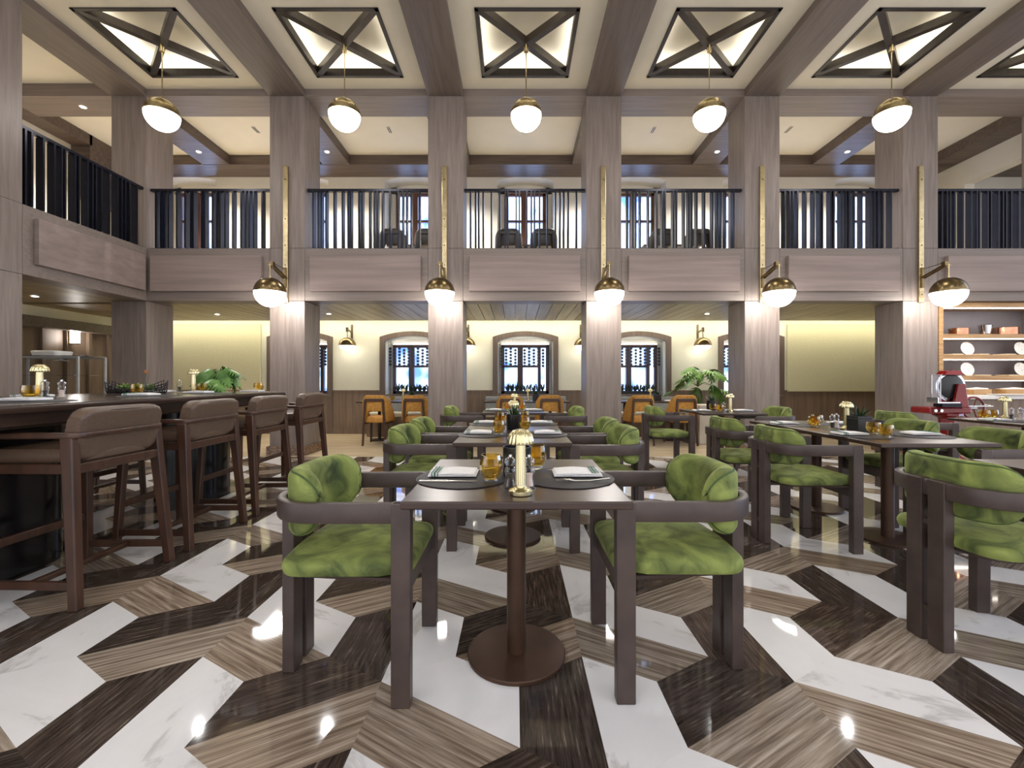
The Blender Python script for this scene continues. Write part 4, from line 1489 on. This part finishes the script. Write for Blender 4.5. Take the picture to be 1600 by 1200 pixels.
# sill plants
def make_sill():
    t = thing('trailing_sill_plant', '', 'plant')
    MB().box(-.42, .42, -.05, .05, 0, .07).build('trough', M['black_pot'], t)
    b = MB()
    for i in range(9):
        s_ = spikes(12, .22, .05, 50 + i, .03)
        s_.xf(Matrix.Translation((-.38 + .095 * i, 0, .06)))
        b.add(s_.v, s_.f)
    b.build('foliage', M['leafdark'], t)
    return t
sp_ = Kind(make_sill)
# bead curtains
def bead_mesh():
    b = MB()
    for i in range(34):
        x = -.55 + 1.1 * i / 33
        z = 2.03
        k = 0
        while z > .93:
            s_ = .007
            if i % 3 == 1:
                col_ = (i // 3)
                if 1.42 < z < 1.84 and (k + col_) % 2 == 0:
                    s_ = .026
            b.box(x - s_, x + s_, -.004, .004, z - s_, z + s_)
            z -= .034
            k += 1
        b.box(x - .001, x + .001, -.001, .001, .92, 2.05)
    return b
bc = None
wn_names = ['far left', 'left', 'centre', 'right', 'far right']
for i, cx in enumerate(xs):
    if bc is None:
        bc = bead_mesh().build('bead_curtain', M['beads'])
        o = bc
    else:
        o = bc.copy()
        COL.objects.link(o)
    o.location = (cx, YW + .12, 0)
    tag(o, 'dark bead curtain hanging in the %s ground floor window' % wn_names[i], 'bead curtain', 'bead curtains', 'stuff')
    if 1 <= i <= 3:
        sp_.put('dark leafy plants in a trough on the %s window sill' % wn_names[i], (cx, YW + .24, .84), 0, 'plants on the window sills')

# ============================================================ UPSTAIRS FURNITURE
uc = Kind(lambda: make_mustard(M['darkleather'], M['black_frame'], 'leather_dining_chair'))
def make_ut():
    t = thing('upstairs_table', '', 'dining table')
    MB().box(-.55, .55, -.35, .35, .72, .75).build('table_top', M['darkbronze'], t)
    MB().lathe([(.2, 0), (.2, .015), (.035, .02), (.035, .72)], 20).build('pedestal', M['iron'], t, True)
    return t
ut = Kind(make_ut)
for x, p in ((-1.9, 'second'), (.2, 'middle'), (3.0, 'fourth')):
    ut.put('dark dining table upstairs behind the %s railing bay' % p, (x, 8.75, 2.98), 0, 'tables in the upper gallery')
    pt1.put('small black potted plant on the upstairs table behind the %s bay' % p, (x + .35, 8.65, 3.73), 0, 'black pots')
    for s, w in ((-1, 'left'), (1, 'right')):
        uc.put('dark leather dining chair upstairs, %s one behind the %s railing bay' % (w, p), (x + s * .32, 8.15, 2.98), PI / 2, 'leather chairs in the upper gallery')

# ============================================================ SHELVING (right)
SX0, SX1 = 6.585, 10.4
sh = thing('display_shelves', 'light oak wall shelving with glowing strips behind the slicer', 'shelving', (SX0, 6.86, 0))
Wd = SX1 - SX0
b = MB().box(0, .07, 0, .45, 0, 2.355).box(0, Wd, 0, .45, 2.28, 2.355).box(Wd - .07, Wd, 0, .45, 0, 2.355)
b.build('frame', M['shelfoak'], sh, bevel=.004)
MB().box(.07, Wd - .07, .42, .44, 0, 2.28).build('back_panel', M['shelfback'], sh)
for z in (1.80, 1.475, 1.145):
    s_ = MB().box(.07, Wd - .07, .04, .42, z, z + .07).build('shelf', M['shelfoak'], sh, bevel=.003)
    MB().box(.07, Wd - .07, .06, .085, z - .012, z - .001).build('light_strip', M['shelfled'], s_)
MB().box(.07, Wd - .07, .03, .055, 2.265, 2.279).build('light_strip', M['shelfled'], sh)
MB().box(.07, Wd - .07, -.15, .42, .86, .92).build('counter', M['white'], sh, bevel=.004)
MB().box(.07, Wd - .07, -.1, .42, 0, .86).build('cabinet_front', M['dado'], sh)
for dx_ in (1.77, 3.3):
    MB().box(dx_, dx_ + .04, .04, .42, .92, 2.27).build('divider', M['black_frame'], sh)
def xz(px):
    return (px - 805) * 7.05 / F
def make_pan(r, h, handle):
    t = thing('copper_pan', '', 'pan')
    MB().lathe([(0, 0), (r, 0), (r, h), (r + .004, h + .003), (r - .004, h), (r - .004, .004), (0, .004)], 32, cap=False).build('pan_body', M['copper'], t, True)
    b = MB()
    for s in (-1, 1):
        b.tube([(s * r, -.03, h * .8), (s * (r + .035), -.02, h * .85), (s * (r + .035), .02, h * .85), (s * r, .03, h * .8)], .005, 6)
    b.build('handle', M['brass'], t, True)
    return t
p1 = make_pan(.12, .10, 1); p1.location = (xz(1498), 7.05, 1.871); p1['label'] = 'low copper pan at the left of the top shelf'
p1['group'] = 'copper pans'
p2 = make_pan(.15, .11, 1); p2.location = (xz(1571), 7.05, 1.871); p2['label'] = 'wide copper pan right of the bucket on the top shelf'
p2['group'] = 'copper pans'
bk = thing('ice_bucket', 'small shiny metal bucket between the copper pans on the top shelf', 'bucket', (xz(1539), 7.05, 1.871))
MB().lathe([(0, 0), (.06, 0), (.085, .15), (.08, .15), (.056, .006), (0, .006)], 28, cap=False).build('bucket_body', M['chrome'], bk, True)
MB().tube([(-.082, 0, .14), (-.10, 0, .16), (0, -.06, .17), (.10, 0, .16), (.082, 0, .14)], .004, 6).build('handle', M['chrome'], bk, True)
def make_plate():
    t = thing('display_plate', '', 'plate')
    b = MB().lathe([(0, 0), (.07, 0), (.105, .014), (.107, .018), (.07, .006), (0, .005)], 36, cap=False)
    b.xf(Matrix.Translation((0, .03, .106)) @ Matrix.Rotation(math.radians(78), 4, 'X'))
    b.build('plate_disc', M['plate'], t, True)
    MB().box(-.05, .05, -.02, .07, 0, .012).build('stand', M['lightwood'], t)
    return t
pl = Kind(make_plate)
for z, w in ((1.546, 'middle'), (1.216, 'lowest')):
    pl.put('round speckled white plate standing at the left of the %s shelf' % w, (xz(1514), 7.06, z), 0, 'speckled plates on the shelves')
    pl.put('round speckled white plate standing at the right edge of the %s shelf' % w, (xz(1598), 7.06, z), 0, 'speckled plates on the shelves')
def make_board():
    return tag(MB().box(-.08, .08, -.10, .10, 0, .018).build('serving_board', M['lightwood'], bevel=.004), '', 'board')
bd = Kind(make_board)
for px, z, w in ((1487, 1.546, 'at the left end of the middle shelf'), (1527, 1.546, 'right of the plate on the middle shelf'), (1568, 1.546, 'left of the right plate on the middle shelf'),
                 (1530, 1.216, 'right of the plate on the lowest shelf'), (1572, 1.216, 'left of the right plate on the lowest shelf')):
    bd.put('pale wooden serving board ' + w, (xz(px), 6.98 + .06, z), 0, 'pale serving boards')
def make_crate():
    t = thing('wooden_crate', '', 'crate')
    b = MB()
    for s in (-1, 1):
        b.box(-.16, .16, s * .10 - .008, s * .10 + .008, 0, .085)
        b.box(s * .16 - .008, s * .16 + .008, -.10, .10, 0, .085)
    b.box(-.16, .16, -.10, .10, 0, .01)
    b.build('crate_box', M['shelfoak'], t)
    MB().hexa([(-.14, -.085, .02), (.14, -.085, .02), (.14, .085, .02), (-.14, .085, .02)], [(-.12, -.085, .085), (.15, -.07, .10), (.13, .085, .115), (-.14, .08, .09)]).build('paper_lining', M['linen'], t)
    return t
cr = Kind(make_crate)
cr.put('light wooden crate with paper on the counter beside the slicer', (xz(1516), 6.98, .921), .1, 'crates on the counter')
cr.put('light wooden crate with paper on the counter at the right', (xz(1571), 6.98, .921), -.08, 'crates on the counter')
tr = MB().pillow(stadium(-.26, .26, -.12, .12, .05), [(.9, 0), (1, .012), (.97, .014), (.9, .006)]).build('serving_tray', M['white'], smooth=True)
tr.location = (xz(1545), 6.755, .921)
tag(tr, 'white oval serving tray on the counter in front of the crates', 'tray')

# ============================================================ MEAT SLICER
ms = thing('meat_slicer', 'vintage crimson flywheel meat slicer on a red pedestal', 'meat slicer', (6.02, 6.15, 0))
MB().lathe([(.24, 0), (.24, .03), (.20, .05), (.12, .12), (.085, .25), (.08, .5), (.10, .62), (.16, .66), (.16, .69)], 8).build('pedestal', M['red'], ms, True)
b = MB().box(-.38, .20, -.14, .16, .69, .78)
b.hexa([(-.06, -.1, .78), (.16, -.1, .78), (.16, .12, .78), (-.06, .12, .78)], [(-.01, -.08, 1.12), (.12, -.08, 1.12), (.12, .1, 1.12), (-.01, .1, 1.12)])
b.build('body', M['red'], ms, bevel=.02)
def vdisc(b, r, y0, y1, cx, cz, n=40, r0=0):
    k = len(b.v)
    b.lathe([(r0, 0), (r * .96, 0), (r, (y1 - y0) * .3), (r, (y1 - y0) * .7), (r * .96, y1 - y0), (r0, y1 - y0)], n, cap=False)
    b.xf(Matrix.Translation((cx, y1, cz)) @ Matrix.Rotation(PI / 2, 4, 'X'), k)
b = MB(); vdisc(b, .205, -.13, -.115, -.08, 1.06); b.build('blade', M['chrome'], ms, True)
b = MB(); vdisc(b, .165, -.145, -.13, -.08, 1.06); b.build('blade_cover', M['black_pot'], ms, True)
b = MB().hexa([(-.20, -.17, 1.22), (.08, -.17, 1.22), (.08, -.02, 1.22), (-.20, -.02, 1.22)], [(-.15, -.14, 1.28), (.04, -.14, 1.28), (.04, -.04, 1.28), (-.15, -.04, 1.28)])
b.hexa([(-.10, -.20, .78), (.10, -.20, .78), (.10, -.15, .78), (-.10, -.15, .78)], [(-.03, -.19, 1.10), (.06, -.19, 1.10), (.06, -.15, 1.10), (-.03, -.15, 1.10)])
b.cyl((-.05, -.1), .008, 1.27, 1.30)
b.build('top_guard', M['red'], ms, bevel=.012)
b = MB(); b.tube([(.36 + .15 * math.cos(2 * PI * i / 36), .0, .76 + .15 * math.sin(2 * PI * i / 36)) for i in range(36)], .014, 8, True)
for i in range(5):
    q = 2 * PI * i / 5
    b.tube([(.36, 0, .76), (.36 + .15 * math.cos(q), 0, .76 + .15 * math.sin(q))], .008, 6)
b.build('flywheel', M['red'], ms, True)
MB().tube([(.20, 0, .76), (.40, 0, .76)], .02, 10).tube([(.46, 0, .80), (.46, -.12, .80)], .012, 8).build('flywheel_axle', M['chrome'], ms, True)
MB().box(-.42, -.12, -.30, -.14, .84, .86).box(-.42, -.40, -.30, -.14, .86, .92).build('carriage', M['chrome'], ms, bevel=.004)
MB().box(-.34, -.08, -.28, -.15, .79, .84).build('carriage_slide', M['iron'], ms)
b = MB()
for x in (-.37, -.25):
    b.tube([(x, -.16, .86), (x, -.16, 1.22)], .006, 6)
b.tube([(-.37, -.16, 1.22), (-.25, -.16, 1.22)], .006, 6)
b.build('guard_frame', M['chrome'], ms, True)
MB().box(-.37, -.25, -.163, -.158, .88, 1.21).build('guard_glass', M['pane'], ms)
b = MB()
for x in (-.32, -.24):
    vdisc(b, .022, -.17, -.14, x, .735, 14)
b.build('knob', M['chrome'], ms, True)
MB().box(.14, .50, -.13, -.02, .79, .80).build('receiving_tray', M['chrome'], ms)

# ============================================================ GLASS DISPLAY (left)
gd = thing('glass_display', 'glass food display with steel posts beyond the bar table', 'display case', (-6.50, 6.2, 0))
MB().box(-.57, .57, -.22, .22, 0, .92).build('counter', M['dado'], gd, bevel=.006)
b = MB()
for x in (-.56, .56):
    for y in (-.20, .20):
        b.box(x - .012, x + .012, y - .012, y + .012, .92, 1.47)
b.box(-.57, .57, -.21, -.19, 1.455, 1.475).box(-.57, .57, .19, .21, 1.455, 1.475)
b.build('steel_frame', M['satin'], gd)
MB().box(-.57, .57, -.21, .21, 1.476, 1.486).build('glass_top', M['clearglass'], gd)
MB().box(-.56, .50, -.19, .19, 1.21, 1.22).build('glass_shelf', M['clearglass'], gd)
MB().box(-.56, .50, -.195, -.19, .93, 1.45).build('front_glass', M['pane'], gd)
MB().lathe([(.09, 1.42), (.03, 1.435), (.012, 1.455)], 20, (.12, 0, 0)).build('heat_lamp', M['white'], gd, True)
ty = MB().pillow(stadium(-.20, .20, -.13, .13, .06), [(.92, 0), (1, .05), (1, .065), (.94, .07), (.9, .06)]).build('covered_dish', M['white'], smooth=True)
ty.location = (-6.50, 6.2, 1.487)
tag(ty, 'white rectangular dish on top of the glass display', 'dish')
# lit wall lantern at far left
ws = thing('wall_lantern', 'small glowing wall lantern on the panelled wall behind the glass display', 'wall sconce', (-8.2, 8.15, 1.93))
MB().box(0, .03, -.05, .05, -.12, .14).build('back_plate', M['brass_old'], ws)
MB().cyl((.09, 0), .055, -.10, .12).build('glass_cylinder', M['globe2'], ws, True)
MB().cyl((.09, 0), .06, -.125, -.10).build('base_ring', M['brass_old'], ws, True)
